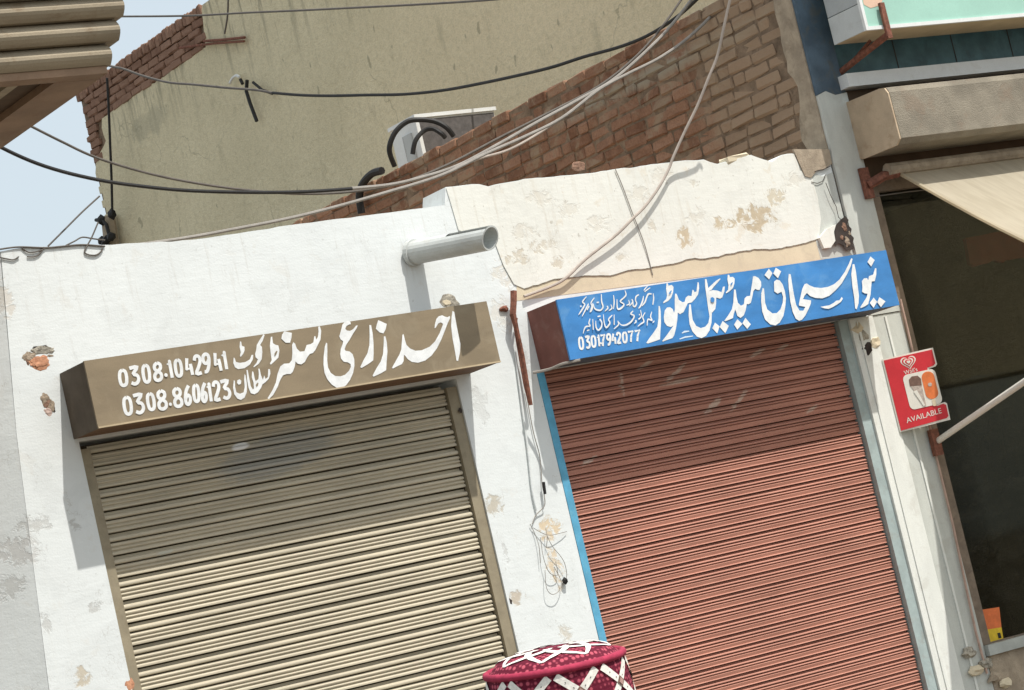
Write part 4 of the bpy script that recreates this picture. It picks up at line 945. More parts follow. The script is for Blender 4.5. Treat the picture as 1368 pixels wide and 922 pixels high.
# things in the window
t = thing('window_sticker', 'orange and yellow paper sticker in the low left corner of the dark shop window', 'sticker', (11.33, 0.045, 0.9))
q = [(11.2193,1.0477),(11.3851,1.0346),(11.363,0.9145),(11.2093,0.926)]
MB().sheet(q, 0.046).build('orange_half', M['redorange'], t)
q = [(11.2093,0.926),(11.363,0.9145),(11.3527,0.8108),(11.1978,0.8186)]
MB().sheet(q, 0.046).build('yellow_half', M['yellowprint'], t)
q = [(11.3156,0.8869),(11.3407,0.8866),(11.3423,0.8542),(11.3171,0.8545)]
MB().sheet(q, 0.0445).build('dark_mark', M['black'], t)
bn = [(12.1133,3.3218),(12.8676,3.3482),(12.8463,3.1288),(12.0971,3.1566)]
tag(MB().prism(jag([bn[0], bn[1]], 0.004, 0.05, 3) + jag([bn[2], bn[3]], 0.03, 0.04, 6), 0.3, 0.33).build('hanging_banner', M['redbanner']), 'dim red banner hanging inside the dark shop window under the awning', 'banner')
t = thing('display_shelf', 'dark shelf unit standing inside the right shop behind the window', 'shelf', (12.6, 2.4, 0.16))
for k in range(6):
    MB().box(11.6, 14.3, 2.2, 2.6, 0.3 + k * 0.55, 0.33 + k * 0.55).build('shelf_board', M['frame'], t)
for xx in (11.57, 12.95, 14.3):
    MB().box(xx, xx + 0.03, 2.2, 2.6, 0.16, 3.3).build('upright', M['frame'], t)

# ---------------------------------------------------------------- mint signboard
t = thing('signboard', 'mint green signboard box with white rim at the upper right', 'sign', (12.5, -0.3, 4.53))
X0, X1, Z0, Z1 = 11.0, 14.4, 4.535, 5.9
MB().box(X0 + 0.02, X1, -0.44, -0.435, Z0 + 0.02, Z1).build('face_panel', M['mint'], t)
MB().box(X0, X0 + 0.022, -0.452, -0.43, Z0, Z1).build('rim', M['white_metal'], t)
MB().box(X0 + 0.0225, X1, -0.452, -0.43, Z0, Z0 + 0.022).build('rim', M['white_metal'], t)
z = Z0
for k, h in enumerate((0.17, 0.14, 0.14, 0.2, 0.3, 0.41)):
    MB().box(X0 + 0.001 + 0.001 * (k % 2), X0 + 0.012, -0.4295, -0.15, z + 0.002, z + h - 0.003).build('side_panel', [M['grey_panel'], M['grey_panel_b']][min(k, 1) if k < 2 else (k + 1) % 2], t)
    z += h
MB().box(X0 + 0.013, X1, -0.4295, -0.15, Z0 + 0.003, Z0 + 0.012).build('bottom_panel', M['tan'], t)
MB().sheet([(11.0414,4.7785),(11.1957,4.7694),(11.2046,4.7221),(11.1673,4.6823),(11.0843,4.6688),(11.0385,4.6949)], -0.4415).build('print_patch', M['peach'], t)
t = thing('sign_bracket', 'rusty angle iron bracket holding the lower edge of the mint signboard', 'bracket', (11.15, -0.2, 4.5))
MB().box(11.135, 11.172, -0.475, -0.456, 4.47, 4.69).build('upright', M['rust'], t)
MB().tube([(11.15, -0.47, 4.495), (11.14, -0.30, 4.46), (11.13, -0.0, 4.40)], 0.022, 6).build('arm', M['rust'], t)
MB().tube([(11.17, -0.28, 4.51), (11.16, -0.05, 4.42)], 0.012, 6).build('brace', M['rust'], t)

# ---------------------------------------------------------------- awning
t = thing('awning', 'cream canvas awning let down over the dark shop window', 'awning', (12.5, -0.1, 3.7))
x0, x1 = 11.30, 14.4
rows = 14
vs_, fs = [], []
for i in range(rows + 1):
    s_ = i / rows
    for j in range(25):
        u = j / 24
        yv = -0.12 - 1.72 * s_
        zv = 3.715 - 1.165 * s_ - 0.05 * math.sin(math.pi * s_) + (0.012 * math.sin(9 * u * math.pi) + 0.006 * math.sin(23 * u * math.pi + 1)) * s_
        vs_.append((x0 + (x1 - x0) * u, yv, zv))
for i in range(rows):
    for j in range(24):
        fs.append((i * 25 + j, i * 25 + j + 1, (i + 1) * 25 + j + 1, (i + 1) * 25 + j))
MB().add(vs_, fs).build('canvas', M['canvas'], t, smooth=True)
MB().tube([(x0 - 0.004, -0.12 - 1.72 * s_ / 10, 3.713 - 1.165 * s_ / 10 - 0.05 * math.sin(math.pi * s_ / 10)) for s_ in range(11)], 0.013, 6).build('hem', M['canvas'], t)
MB().tube([(11.2, -0.12, 3.745), (14.4, -0.12, 3.745)], 0.04, 10).build('roller', M['cement'], t)
MB().tube([(11.1, -1.845, 2.53), (14.4, -1.845, 2.53)], 0.02, 8).build('front_bar', M['white_metal'], t)
MB().tube([(11.135, -0.05, 2.085), (11.125, -0.95, 2.30), (11.12, -1.84, 2.52)], 0.02, 10).build('arm', M['signwhite'], t)
MB().box(11.09, 11.15, -0.06, -0.0265, 2.0, 2.16).build('arm_bracket', M['rust'], t)
MB().box(11.055, 11.12, -0.05, -0.0265, 3.60, 3.79).build('roller_bracket', M['rust'], t)
MB().tube([(11.09, -0.045, 3.68), (11.18, -0.10, 3.715), (11.28, -0.12, 3.72)], 0.03, 6).build('roller_bracket', M['rust'], t)
st = [(11.1286,-0.06,3.6044),(11.3951,-0.06,3.6053),(11.645,-0.06,3.5988)]
tag(MB().tube(st, 0.004, 5).build('cord', M['cable_dull']), 'thin cord stretched under the awning in front of the dark window', 'cord')

# ---------------------------------------------------------------- ice cream board on the pillar
ang = math.atan2(0.15, 0.25)
t = thing('ice_cream_sign', 'small red ice cream price board fixed to the corner pillar', 'sign', (10.89, -0.03, 2.2))
O = Vector((10.885, -0.032, 2.19))
ux = Vector((math.cos(ang), -math.sin(ang), 0)); uz = Vector((0, 0, 1)); un = Vector((-math.sin(ang), -math.cos(ang), 0))
def board(poly, d0, d1, name, mat, label=None):
    """polygon in board coordinates (metres right, metres up) given thickness along the board's normal"""
    n_ = len(poly)
    tr = tessellate_polygon([[Vector((p[0], p[1], 0)) for p in poly]])
    V = [O + ux * p[0] + uz * p[1] + un * d0 for p in poly] + [O + ux * p[0] + uz * p[1] + un * d1 for p in poly]
    F = [tuple(q) for q in tr] + [tuple(i + n_ for i in reversed(q)) for q in tr] + [(i, i + n_, (i + 1) % n_ + n_, (i + 1) % n_) for i in range(n_)]
    return MB().add(V, F).build(name, mat, t, label=label)
W = 0.292
red_poly = [(0, 0), (0.285, 0.012), (0.298, 0.022), (0.30, 0.09), (0.285, 0.10), (0.243, 0.095), (0.243, 0.33), (0.285, 0.335), (0.298, 0.345), (0.298, 0.43), (0, 0.43)]
board([(-0.008, -0.008)] + [(0.305, -0.002), (0.308, 0.098), (0.296, 0.108), (0.252, 0.105), (0.252, 0.322), (0.294, 0.327), (0.307, 0.338), (0.307, 0.44)] + [(-0.008, 0.44)], -0.006, 0.0, 'backing', M['signwhite'])
board(red_poly, 0.0002, 0.003, 'red_panel', M['red'])
def rrect(x0, x1, z0, z1, r, n=5):
    o = []
    for cx, cz, a0 in ((x1 - r, z1 - r, 0), (x0 + r, z1 - r, 90), (x0 + r, z0 + r, 180), (x1 - r, z0 + r, 270)):
        for k in range(n + 1):
            th = math.radians(a0 + 90 * k / n)
            o.append((cx + r * math.cos(th), cz + r * math.sin(th)))
    return o
board(rrect(0.085, 0.285, 0.105, 0.318, 0.03), 0.0032, 0.005, 'picture_panel', M['signwhite'])
board(rrect(0.195, 0.272, 0.142, 0.308, 0.036), 0.0052, 0.007, 'ice_lolly', M['orangeprint'])
board(rrect(0.222, 0.244, 0.098, 0.140, 0.008), 0.0052, 0.007, 'lolly_stick', M['band'])
board([(0.118, 0.285), (0.14, 0.30), (0.175, 0.297), (0.190, 0.275), (0.186, 0.235), (0.115, 0.245)], 0.0052, 0.007, 'cone_top', M['choc'])
board([(0.120, 0.243), (0.186, 0.233), (0.182, 0.11), (0.172, 0.108)], 0.0052, 0.007, 'cone', M['conegrey'])
board([(0.128, 0.21), (0.150, 0.214), (0.176, 0.115), (0.166, 0.112)], 0.0072, 0.0085, 'cone_stripe', M['signwhite'])
board(rrect(0.222, 0.246, 0.218, 0.240, 0.010), 0.0072, 0.0085, 'lolly_print', M['conegrey'])
def heart(s_, cx, cz, n=28):
    return [(cx + s_ * 16 * math.sin(2 * math.pi * k / n) ** 3 / 16, cz + s_ * (13 * math.cos(2 * math.pi * k / n) - 5 * math.cos(4 * math.pi * k / n) - 2 * math.cos(6 * math.pi * k / n) - math.cos(8 * math.pi * k / n)) / 17) for k in range(n)]
for k, (s_, mm) in enumerate(((0.047, M['signwhite']), (0.039, M['red']), (0.030, M['signwhite']), (0.021, M['red']), (0.012, M['signwhite']))):
    board(heart(s_, 0.142, 0.388), 0.0032 + 0.0012 * k, 0.0042 + 0.0012 * k, 'heart_logo', mm)
def board_text(txt, size, cx, cz, mat, name):
    cu = bpy.data.curves.new(name, 'FONT')
    cu.body = txt; cu.size = size; cu.align_x = 'CENTER'; cu.fill_mode = 'FRONT'
    tmp = bpy.data.objects.new(name, cu)
    COL.objects.link(tmp)
    dg = bpy.context.evaluated_depsgraph_get()
    me = bpy.data.meshes.new_from_object(tmp.evaluated_get(dg))
    bpy.data.objects.remove(tmp)
    for v in me.vertices:
        v.co = O + ux * (cx + v.co.x) + uz * (cz + v.co.y + v.co.x * 0.06) + un * 0.0045
    me.materials.clear(); me.materials.append(mat)
    link(name, me, t)
board_text('AVAILABLE', 0.045, 0.155, 0.042, M['signwhite'], 'lettering')
board_text("Wall's", 0.034, 0.142, 0.322, M['signwhite'], 'small_lettering')

# ---------------------------------------------------------------- rusty angle iron by the blue sign
t = thing('rusty_bracket', 'rusty iron bracket rods standing beside the left end of the blue sign', 'bracket', (8.35, -0.05, 2.7))
MB().tube([(8.3582,-0.06,3.3531),(8.3413,-0.06,3.292),(8.3184,-0.06,3.2276),(8.3236,-0.055,3.1441),(8.3263,-0.05,2.9979),(8.3167,-0.05,2.8736),(8.3052,-0.05,2.7249)], [0.02, 0.02, 0.02, 0.014, 0.012, 0.012, 0.012], 6).build('rod', M['rust'], t)
MB().tube([(8.3509,-0.04,3.2069),(8.3243,-0.04,3.1473),(8.314,-0.04,3.0017),(8.3028,-0.04,2.8358),(8.3059,-0.04,2.7393)], 0.008, 6).build('rod', M['rust'], t)
p = (8.2855,-0.03,3.2722)
MB().lump((p[0] + 0.02, -0.008, p[2]), 0.026, 5, 2, (1.2, 0.4, 0.6)).build('bracket_stub', M['rust'], t)
bl = (8.3417,-0.02,2.7296)
# torn end of a wire bundle hanging under the blue sign
tag(MB().tube(spline([(8.305,-0.14,2.8859),(8.3789,-0.2,2.8839),(8.426,-0.26,2.8939),(8.5068,-0.31,2.8929)]), 0.008, 6).build('wire', M['cable_grey']), 'grey wire lying along the underside of the blue sign at its left end', 'wire')

# ---------------------------------------------------------------- conduit and loose wires on the middle pillar
tag(MB().tube(spline([(8.3101,-0.012,3.0292),(8.275,-0.012,2.741),(8.2465,-0.012,2.4952),(8.2141,-0.012,2.2722),(8.2129,-0.012,2.1607)]), 0.006, 8).build('conduit', M['white']), 'white plastic conduit running down the middle pillar left of the blue strip', 'conduit')
tag(MB().tube(spline([(8.3215,-0.012,2.8179),(8.308,-0.012,2.5899),(8.3121,-0.012,2.4432),(8.2874,-0.012,2.3016),(8.2704,-0.03,2.2308),(8.2617,-0.02,2.1759),(8.2028,-0.01,2.1379),(8.1659,-0.01,2.0947)]), 0.0028, 6).build('wire', M['cable_grey']), 'thin grey wire dangling down the middle pillar to a taped black end', 'wire')
t = thing('wire_tangle', 'loose tangle of thin pale wires on the cream patch of the middle pillar', 'wires', (8.3, 0, 2.0))
for pts in (
    [(8.1651,-0.01,2.0743),(8.2075,-0.02,2.0365),(8.2497,-0.03,2.0152),(8.3317,-0.02,2.0148),(8.3746,-0.01,2.0172)], [(8.238,-0.02,2.0559),(8.2273,-0.03,2.0067),(8.2162,-0.02,1.9607)], [(8.2296,-0.03,2.0146),(8.2474,-0.03,1.9537),(8.2818,-0.03,1.898),(8.2993,-0.03,1.8536),(8.305,-0.02,1.7963),(8.2926,-0.015,1.758)],
    [(8.1914,-0.02,2.0145),(8.1739,-0.03,1.905),(8.1898,-0.03,1.82),(8.2456,-0.02,1.7989),(8.2512,-0.02,1.872)], [(8.1715,-0.02,1.8371),(8.1489,-0.03,1.7455),(8.1721,-0.03,1.7043),(8.2191,-0.03,1.7119),(8.2583,-0.02,1.7554),(8.2339,-0.02,1.8463)], [(8.1517,-0.01,2.0972),(8.1669,-0.01,2.0451),(8.1687,-0.02,1.9691),(8.1541,-0.02,1.8813)]):
    MB().tube(spline(pts), 0.0019, 5).build('strand', M['cable_grey'], t)
p = (8.2844,-0.02,1.7588)
MB().lump((p[0], -0.02, p[2]), 0.018, 4, 1).build('tape_end', M['black'], t)
p = (8.2815,-0.03,2.2704)
MB().tube([(8.2856,-0.03,2.3029),(8.2774,-0.03,2.2379)], 0.009, 6).build('tape_end', M['black'], t)

# ---------------------------------------------------------------- beige building behind
bb = thing('beige_building', 'tall beige rendered building rising behind, bare brick along its roof edge', 'building', (15.5, 7, 0))
MB().box(13.03, 19.0, 0.4, 13.72, 0.0, 8.19).build('wall', M['mortar'], bb)
ren = [(0.4, -0.1), (0.4, 8.20), (10.66, 8.20)]
ren += jag([(10.70, 8.16), (10.74, 7.98), (10.78, 7.80), (11.6, 7.795), (12.4, 7.80), (13.28, 7.79), (13.33, 7.70), (13.30, 7.55), (13.47, 7.48), (13.62, 7.42), (13.66, 7.36)], 0.02, 0.07, 9)
zz = 7.30
k = 0
while zz > 5.6:                     # toothed corner
    ren += [(13.64 if k % 2 else 13.70, zz), (13.64 if k % 2 else 13.70, zz - 0.075)]
    zz -= 0.078; k += 1
ren += [(13.66, 5.5), (13.66, -0.1)]
MB().prism(ren, 13.0, 13.028, 'x').build('render', M['beige'], bb)
bfar = [brick_mesh(0.225, 0.07, 0.05, i + 40, M['brick_far']) for i in range(5)]
bup = [brick_mesh(0.07, 0.11, 0.06, i + 50, M['brick_far']) for i in range(3)]
z = 8.20
y = 10.72
while y < 13.70:
    link('brick', random.choice(bup), bb, (13.015 + random.uniform(-0.006, 0.006), y + 0.035, 8.165 + random.uniform(-0.008, 0.008)), (random.uniform(-0.05, 0.05), 0, random.uniform(-0.03, 0.03)))
    y += 0.08
for r_ in range(4):
    zc = 8.065 - r_ * 0.079
    y = 10.73 + (0.11 if r_ % 2 else 0)
    while y < 13.52:
        link('brick', random.choice(bfar), bb, (13.018 + random.uniform(-0.005, 0.005), y + 0.113, zc + random.uniform(-0.003, 0.003)), (random.uniform(-0.02, 0.02), random.uniform(-0.03, 0.03), random.uniform(-0.02, 0.02)))
        y += 0.238
for r_ in range(5):
    link('brick', random.choice(bfar), bb, (13.016, 13.56 + (0.04 if r_ % 2 else 0.0), 7.748 - r_ * 0.079))
# iron rods sticking out of the beige wall
tag(MB().tube([(12.95,10.7063,7.8432),(12.95,10.3001,7.7305),(12.95,9.915,7.6316)], 0.014, 6).build('iron_rod', M['rust']), 'upper rusty iron rod stuck along the beige wall at the end of its bricks', 'rod', 'rods on the beige wall')
tag(MB().tube([(12.95,11.206,7.9302),(12.95,10.5289,7.7644),(12.95,9.9442,7.6033)], 0.012, 6).build('iron_rod', M['rust']), 'lower longer rusty iron rod stuck along the beige wall over its bricks', 'rod', 'rods on the beige wall')
t = thing('cable_hook', 'black iron hook on the beige wall where the dark cable is tied', 'hook', (12.97, 10.1, 7.0))
MB().tube([(12.94,10.0334,7.2412),(12.94,10.094,7.1468),(12.94,10.0745,7.0209),(12.94,10.0247,6.8266)], 0.018, 6).build('hook_bar', M['black'], t)
MB().tube([(12.95,10.1724,7.29),(12.95,10.1494,7.2378)], 0.018, 6).build('stub', M['black'], t)
MB().tube([(12.94,9.9325,7.1883),(12.94,9.7991,7.0737),(12.94,9.6249,6.9846)], 0.015, 6).build('tie', M['black'], t)
MB().tube(spline([(12.94,10.3676,7.3118),(12.94,10.2891,7.3411),(12.94,10.2095,7.3397),(12.94,10.1599,7.3096)]), 0.014, 6).build('white_end', M['white_metal'], t)
t = thing('service_post', 'short grey post with black insulators at the far corner of the beige building', 'post', (12.9, 13.6, 5.0))
MB().tube([(12.9,13.5026,6.3593),(12.9,13.4666,6.5811),(12.9,13.4285,6.7693)], [0.09, 0.08, 0.075], 10).build('post', M['cement'], t)
for px in ((12.82,13.429,6.7286), (12.82,13.5125,6.5274), (12.82,13.1623,6.7256), (12.82,13.4063,6.5091), (12.82,13.2896,6.5127), (12.82,13.4627,6.4738)):
    MB().lump(px, 0.055, int(px[2] * 10) % 7, 1, (1, 1, 1)).build('insulator', M['black'], t)
MB().tube([(12.82,13.566,6.7637),(12.82,13.429,6.7286),(12.82,13.3491,6.6589),(12.82,13.3309,6.5066)], 0.02, 6).build('bracket', M['black'], t)

# ---------------------------------------------------------------- air conditioner on the roof
t = thing('air_conditioner', 'white outdoor air conditioner unit standing behind the brick wall', 'air conditioner', (11.9, 5.4, 5.03))
ax0, ax1, ay0, ay1, az0, az1 = 11.5, 12.27, 5.205, 5.60, 5.07, 5.615
MB().box(ax0 + 0.01, ax1 - 0.01, ay0 + 0.012, ay1, az0, az1 - 0.03).build('cabinet', M['white_metal'], t)
MB().box(ax0 + 0.035, ax1 - 0.02, ay0 + 0.004, ay0 + 0.0115, az0 + 0.02, az1 - 0.045).build('coil', M['coil'], t)
MB().box(ax0 - 0.005, ax1 + 0.005, ay0 - 0.008, ay1 + 0.01, az1 - 0.0295, az1).build('lid', M['white_metal'], t)
MB().box(ax0 + 0.002, ax0 + 0.034, ay0 + 0.0005, ay0 + 0.0115, az0, az1 - 0.031).build('corner_post', M['white_metal'], t)
MB().box(ax0 - 0.004, ax0 + 0.0095, ay0 + 0.10, ay0 + 0.22, az0 + 0.1, az1 - 0.12).build('valve_cover', M['grey_panel'], t)
MB().box(ax0 - 0.006, ax0 + 0.0095, ay0 + 0.225, ay0 + 0.24, az0 + 0.1, az1 - 0.12).build('valve_cover', M['white_metal'], t)
for yy in (ay0 + 0.05, ay1 - 0.08):
    MB().box(ax0 + 0.1, ax1 - 0.1, yy, yy + 0.03, 5.03, az0 - 0.001).build('foot', M['rust'], t)
MB().tube(spline([(11.2816,5.3,5.2453),(11.2359,5.25,5.3684),(11.2845,5.2,5.4824),(11.3831,5.15,5.5498),(11.4699,5.1,5.5459),(11.5693,5.05,5.5108),(11.632,5.0,5.4426),(11.6814,5.0,5.3657)]), 0.021, 8).build('hose', M['black'], t)
MB().tube(spline([(11.3701,5.15,5.2919),(11.4054,5.12,5.3885),(11.4871,5.1,5.4539),(11.5399,5.05,5.453),(11.5715,5.0,5.3997),(11.6029,5.0,5.3607)]), 0.019, 8).build('hose', M['black'], t)
tag(MB().tube(spline([(10.84,4.8072,5.118),(10.84,4.9486,5.133),(10.84,5.1026,5.098),(10.84,5.1949,5.022),(10.84,5.2183,4.8919)]), 0.030, 8).build('pipe_hose', M['black']), 'black insulated hose bent over the low end of the brick wall', 'hose')

# ---------------------------------------------------------------- loose bricks on the parapet
lb = brick_mesh(0.06, 0.05, 0.065, 91, M['brick_far'])
o = link('loose_brick', lb, None, (8.93, 0.06, 4.0), (0.1, 0.2, 0.4))
p = (9.0764,0.06,4.0238)
o.location = (p[0], 0.06, p[2])
tag(o, 'small pale broken brick lying on the parapet left of the hanging cable', 'brick')
lb2 = brick_mesh(0.08, 0.05, 0.19, 92, M['band'])
p = (10.1751,0.05,3.9605)
o = link('loose_brick', lb2, None, (p[0], 0.03, p[2] - 0.012), (0.05, -0.08, 0.1))
tag(o, 'pinkish brick set flat in the jagged top of the parapet right of the hanging cable', 'brick')

# ---------------------------------------------------------------- wires and cables
def wire(pts, r, mat, label, cat='cable', n=6, group='overhead cables'):
    return tag(MB().tube(spline(pts, n), r, 7).build('cable', mat), label, cat, group)
wire([(5.7927,0.9,4.8251),(6.0113,0.9,4.6577),(6.2424,0.9,4.5282),(6.5288,0.9,4.425),(6.8291,0.9,4.3527),(7.0956,0.9,4.3043),(7.4641,0.9,4.258),(7.798,0.9,4.2282),(8.0944,0.9,4.2156)], 0.0105, M['black'], 'thick black cable sagging across the sky at left to the brick wall')
wire([(8.0944,0.9,4.2156),(8.3483,0.9,4.2122),(8.5607,0.9,4.2314),(8.8366,0.9,4.2771),(9.1307,0.9,4.3687),(9.496,0.9,4.4941),(9.8063,0.9,4.5952),(10.1266,0.9,4.7079),(10.4755,0.9,4.8949),(10.6972,0.9,5.0365),(10.9344,0.9,5.2195),(11.1909,0.9,5.4553)], 0.0105, M['cable_grey'], 'pale grey cable carrying the thick black cable on up over the brick wall')
wire([(5.9485,1.0,4.9649),(6.2165,1.0,4.8047),(6.4096,1.0,4.6825),(6.6074,1.0,4.5669),(6.9,1.0,4.4492),(7.206,1.0,4.3585),(7.5241,1.0,4.2871),(7.8552,1.0,4.2356),(8.2034,1.0,4.2177),(8.519,1.0,4.2399),(8.8566,1.0,4.3163),(9.242,1.0,4.4377),(9.6375,1.0,4.558),(10.0786,1.0,4.6985),(10.4214,1.0,4.8665),(10.6837,1.0,5.0448),(10.9659,1.0,5.2758)], 0.0075, M['cable_dull'], 'thin brown wire just above the thick black cable at left')
wire([(6.3457,0.8,4.0242),(6.7032,0.8,4.0249),(6.9795,0.8,4.0316),(7.3121,0.8,4.0499),(7.605,0.8,4.0697),(7.908,0.8,4.1027),(8.2733,0.8,4.153),(8.6513,0.8,4.2135),(8.9964,0.8,4.3119),(9.2883,0.8,4.3862),(9.5905,0.8,4.4758),(9.9168,0.8,4.6276),(10.1723,0.8,4.7125),(10.4299,0.8,4.7894),(10.7037,0.8,4.9061),(10.9631,0.8,5.0611),(11.136,0.8,5.2243)], 0.010, M['cable_grey'], 'grey cable rising from the left parapet along the brick wall')
wire([(8.9137,1.1,4.2966),(9.1451,1.1,4.3486),(9.3753,1.1,4.3832),(9.6224,1.1,4.4647),(9.7847,1.1,4.5362)], 0.008, M['cable_pale'], 'short thin pale wire slung below the cable bundle on the brick wall')
wire([(12.5,13.0546,8.5565),(12.5,11.9884,8.0324),(12.5,11.6155,7.8708),(12.5,11.2613,7.6929),(12.5,10.767,7.4744),(12.5,10.2692,7.3019),(12.5,9.7214,7.1079),(12.5,9.19,6.927),(12.5,8.8866,6.8078)], 0.012, M['cable_dull'], 'thin dull wire from the brown canopy to the black wall hook')
wire([(12.5,8.8866,6.8078),(12.5,8.4347,6.6521),(12.5,7.9423,6.4989),(12.5,7.3441,6.3281),(12.5,6.7708,6.1644),(12.5,6.2108,6.0303),(12.5,5.6639,5.9242),(12.5,5.0312,5.8146),(12.5,4.6231,5.7517),(12.5,4.2212,5.7067),(12.5,3.741,5.6407),(12.5,3.3581,5.6196),(12.5,2.9667,5.65),(12.5,2.666,5.711)], 0.0135, M['black'], 'dark cable sagging across the beige wall from the hook')
wire([(12.2,11.8223,8.5062),(12.2,10.7411,8.157),(12.2,9.52,7.77),(12.2,8.5113,7.4722),(12.2,7.6318,7.2076),(12.2,6.6891,6.9277),(12.2,5.8083,6.6662),(12.2,4.9813,6.4267),(12.2,4.2009,6.2126)], 0.010, M['cable_dull'], 'straight dark wire across the very top of the beige wall')
wire([(12.8,12.5796,8.0455),(12.8,12.676,7.7822),(12.8,12.8235,7.4185),(12.8,12.9718,7.0526),(12.8,13.1304,6.7032)], 0.014, M['black'], 'black wire hanging straight down the beige wall near its corner')
wire([(12.6,9.4369,7.9452),(12.6,9.5417,7.7586),(12.6,9.6728,7.6162)], 0.009, M['cable_dull'], 'short thin wire hanging down the top of the beige wall by the rods')
wire([(10.0923,-0.5,4.941),(10.0477,-0.42,4.7904),(10.0051,-0.35,4.6359),(9.9659,-0.29,4.5001),(9.9029,-0.24,4.3853),(9.8309,-0.18,4.252),(9.7427,-0.12,4.1201),(9.6601,-0.07,3.9942),(9.6116,-0.055,3.9227),(9.5157,-0.05,3.8268),(9.3892,-0.05,3.7293),(9.2791,-0.05,3.6662),(9.1547,-0.045,3.5936),(9.006,-0.04,3.5246),(8.889,-0.035,3.4701),(8.7387,-0.03,3.3859),(8.6336,-0.02,3.354),(8.4465,-0.02,3.3218)], 0.0085, M['cable_pale'], 'pale cable dropping from above onto the white parapet over the blue sign')
wire([(9.2699,-0.013,3.9674),(9.2923,-0.013,3.8593),(9.3123,-0.013,3.725),(9.3334,-0.013,3.6126),(9.3493,-0.013,3.5008),(9.3596,-0.006,3.3342)], 0.0028, M['cable_grey'], 'hair thin grey strand standing in for a wire shadow down the white parapet over the blue sign', 'wire')  # strand drawn in place of a shadow line cast by the cables
wire([(5.4753,-0.005,3.9335),(5.5749,-0.005,3.9335),(5.7112,-0.005,3.9141),(5.8119,-0.005,3.9103),(5.9134,-0.005,3.9064),(6.0326,-0.005,3.8851)], 0.0045, M['cable_dull'], 'thin wire lying along the top edge of the left parapet', 'wire')
wire([(5.8247,-0.005,3.9127),(5.8777,-0.005,3.9297),(5.9221,-0.005,3.944),(5.9807,-0.005,3.9297),(6.0396,-0.005,3.9153)], 0.004, M['cable_dull'], 'thin wire arching over the left parapet to the insulators', 'wire')
wire([(5.5892,-0.006,3.9278),(5.6193,-0.006,3.9015),(5.6671,-0.006,3.8998),(5.7099,-0.006,3.9102)], 0.0035, M['cable_dull'], 'small wire loop sagging at the far left of the parapet', 'wire')
wire([(5.6064,-0.006,3.8802),(5.6416,-0.006,3.8761),(5.6716,-0.006,3.8841),(5.6964,-0.006,3.9041)], 0.0035, M['cable_dull'], 'second lower wire loop sagging at the far left of the parapet', 'wire')
wire([(5.4658,-0.006,3.8928),(5.5028,-0.006,3.8809),(5.533,-0.006,3.8736),(5.5635,-0.006,3.8852)], 0.0035, M['cable_dull'], 'short wire end at the left corner of the white parapet', 'wire')
wire([(6.0239,-0.006,4.0098),(5.969,-0.006,3.9346),(5.918,-0.006,3.8748),(5.9297,-0.006,3.8542),(5.969,-0.006,3.8458),(6.0008,-0.006,3.8576),(6.0173,-0.006,3.875)], 0.004, M['cable_dull'], 'wire hanging in a hooked loop under the insulators on the left parapet', 'wire')
wire([(6.6726,1.2,4.3972),(6.5498,1.2,4.3204),(6.4317,1.2,4.2398),(6.3042,1.2,4.1528)], 0.005, M['cable_dull'], 'thin slanting wire against the sky between parapet and beige building', 'wire')

# ---------------------------------------------------------------- neighbour's canopy at the upper left
t = thing('canopy_building', 'brown stepped canopy of the neighbouring building jutting in at upper left', 'building', (3.2, -1.0, 0))
XE, YF, ZB = 4.715, -3.0, 4.014
MB().box(0.2, 4.7, 0.3, 6.0, 0.0, 7.0).build('wall', M['mould_top'], t)
# rolled mouldings of the front, each one further out than the one below
z = ZB
for k, h in enumerate((0.085, 0.085, 0.085, 0.30, 0.5)):
    out = 0.030 * k
    prof = []
    nseg = 7 if h < 0.2 else 4
    for i in range(nseg + 1):
        s_ = i / nseg
        bulge = 0.036 * math.sin(math.pi * min(1.0, s_ * 0.9 + 0.05)) if h < 0.2 else 0.02
        prof.append((YF - out - bulge + 0.02, z + s_ * (h - 0.004)))
    xe = XE + 0.024 * (k + 1 if k else 0.3)
    poly = prof + [(-0.2, z + h - 0.004), (-0.2, z)]
    MB().prism(poly, 0.3, xe, 'x').build('moulding', M['wood'] if h < 0.2 else M['mould_top'], t)
    z += h
MB().prism([(0.3, YF + 0.02), (XE - 0.01, YF + 0.02), (XE - 0.01, YF + 0.10), (0.3, YF + 0.10)], ZB - 0.03, ZB - 0.001, 'z').build('soffit_board', M['wood_red'], t)
MB().prism([(4.515, YF + 0.103), (XE - 0.01, YF + 0.103), (XE - 0.01, 0.2), (4.515, 0.2)], ZB - 0.03, ZB - 0.001, 'z').build('soffit_board', M['wood_red'], t)
xa = 4.335
while xa > 0.6:
    MB().prism([(xa, YF + 0.103), (xa + 0.045, YF + 0.103), (xa + 0.045, 0.2), (xa, 0.2)], ZB - 0.022, ZB - 0.001, 'z').build('soffit_strip', M['wood'], t)
    xa -= 0.225
MB().box(0.3, XE - 0.02, YF + 0.05, 0.2, ZB - 0.0008, ZB - 0.0002).build('soffit', M['dark_wood_and_shade'], t)

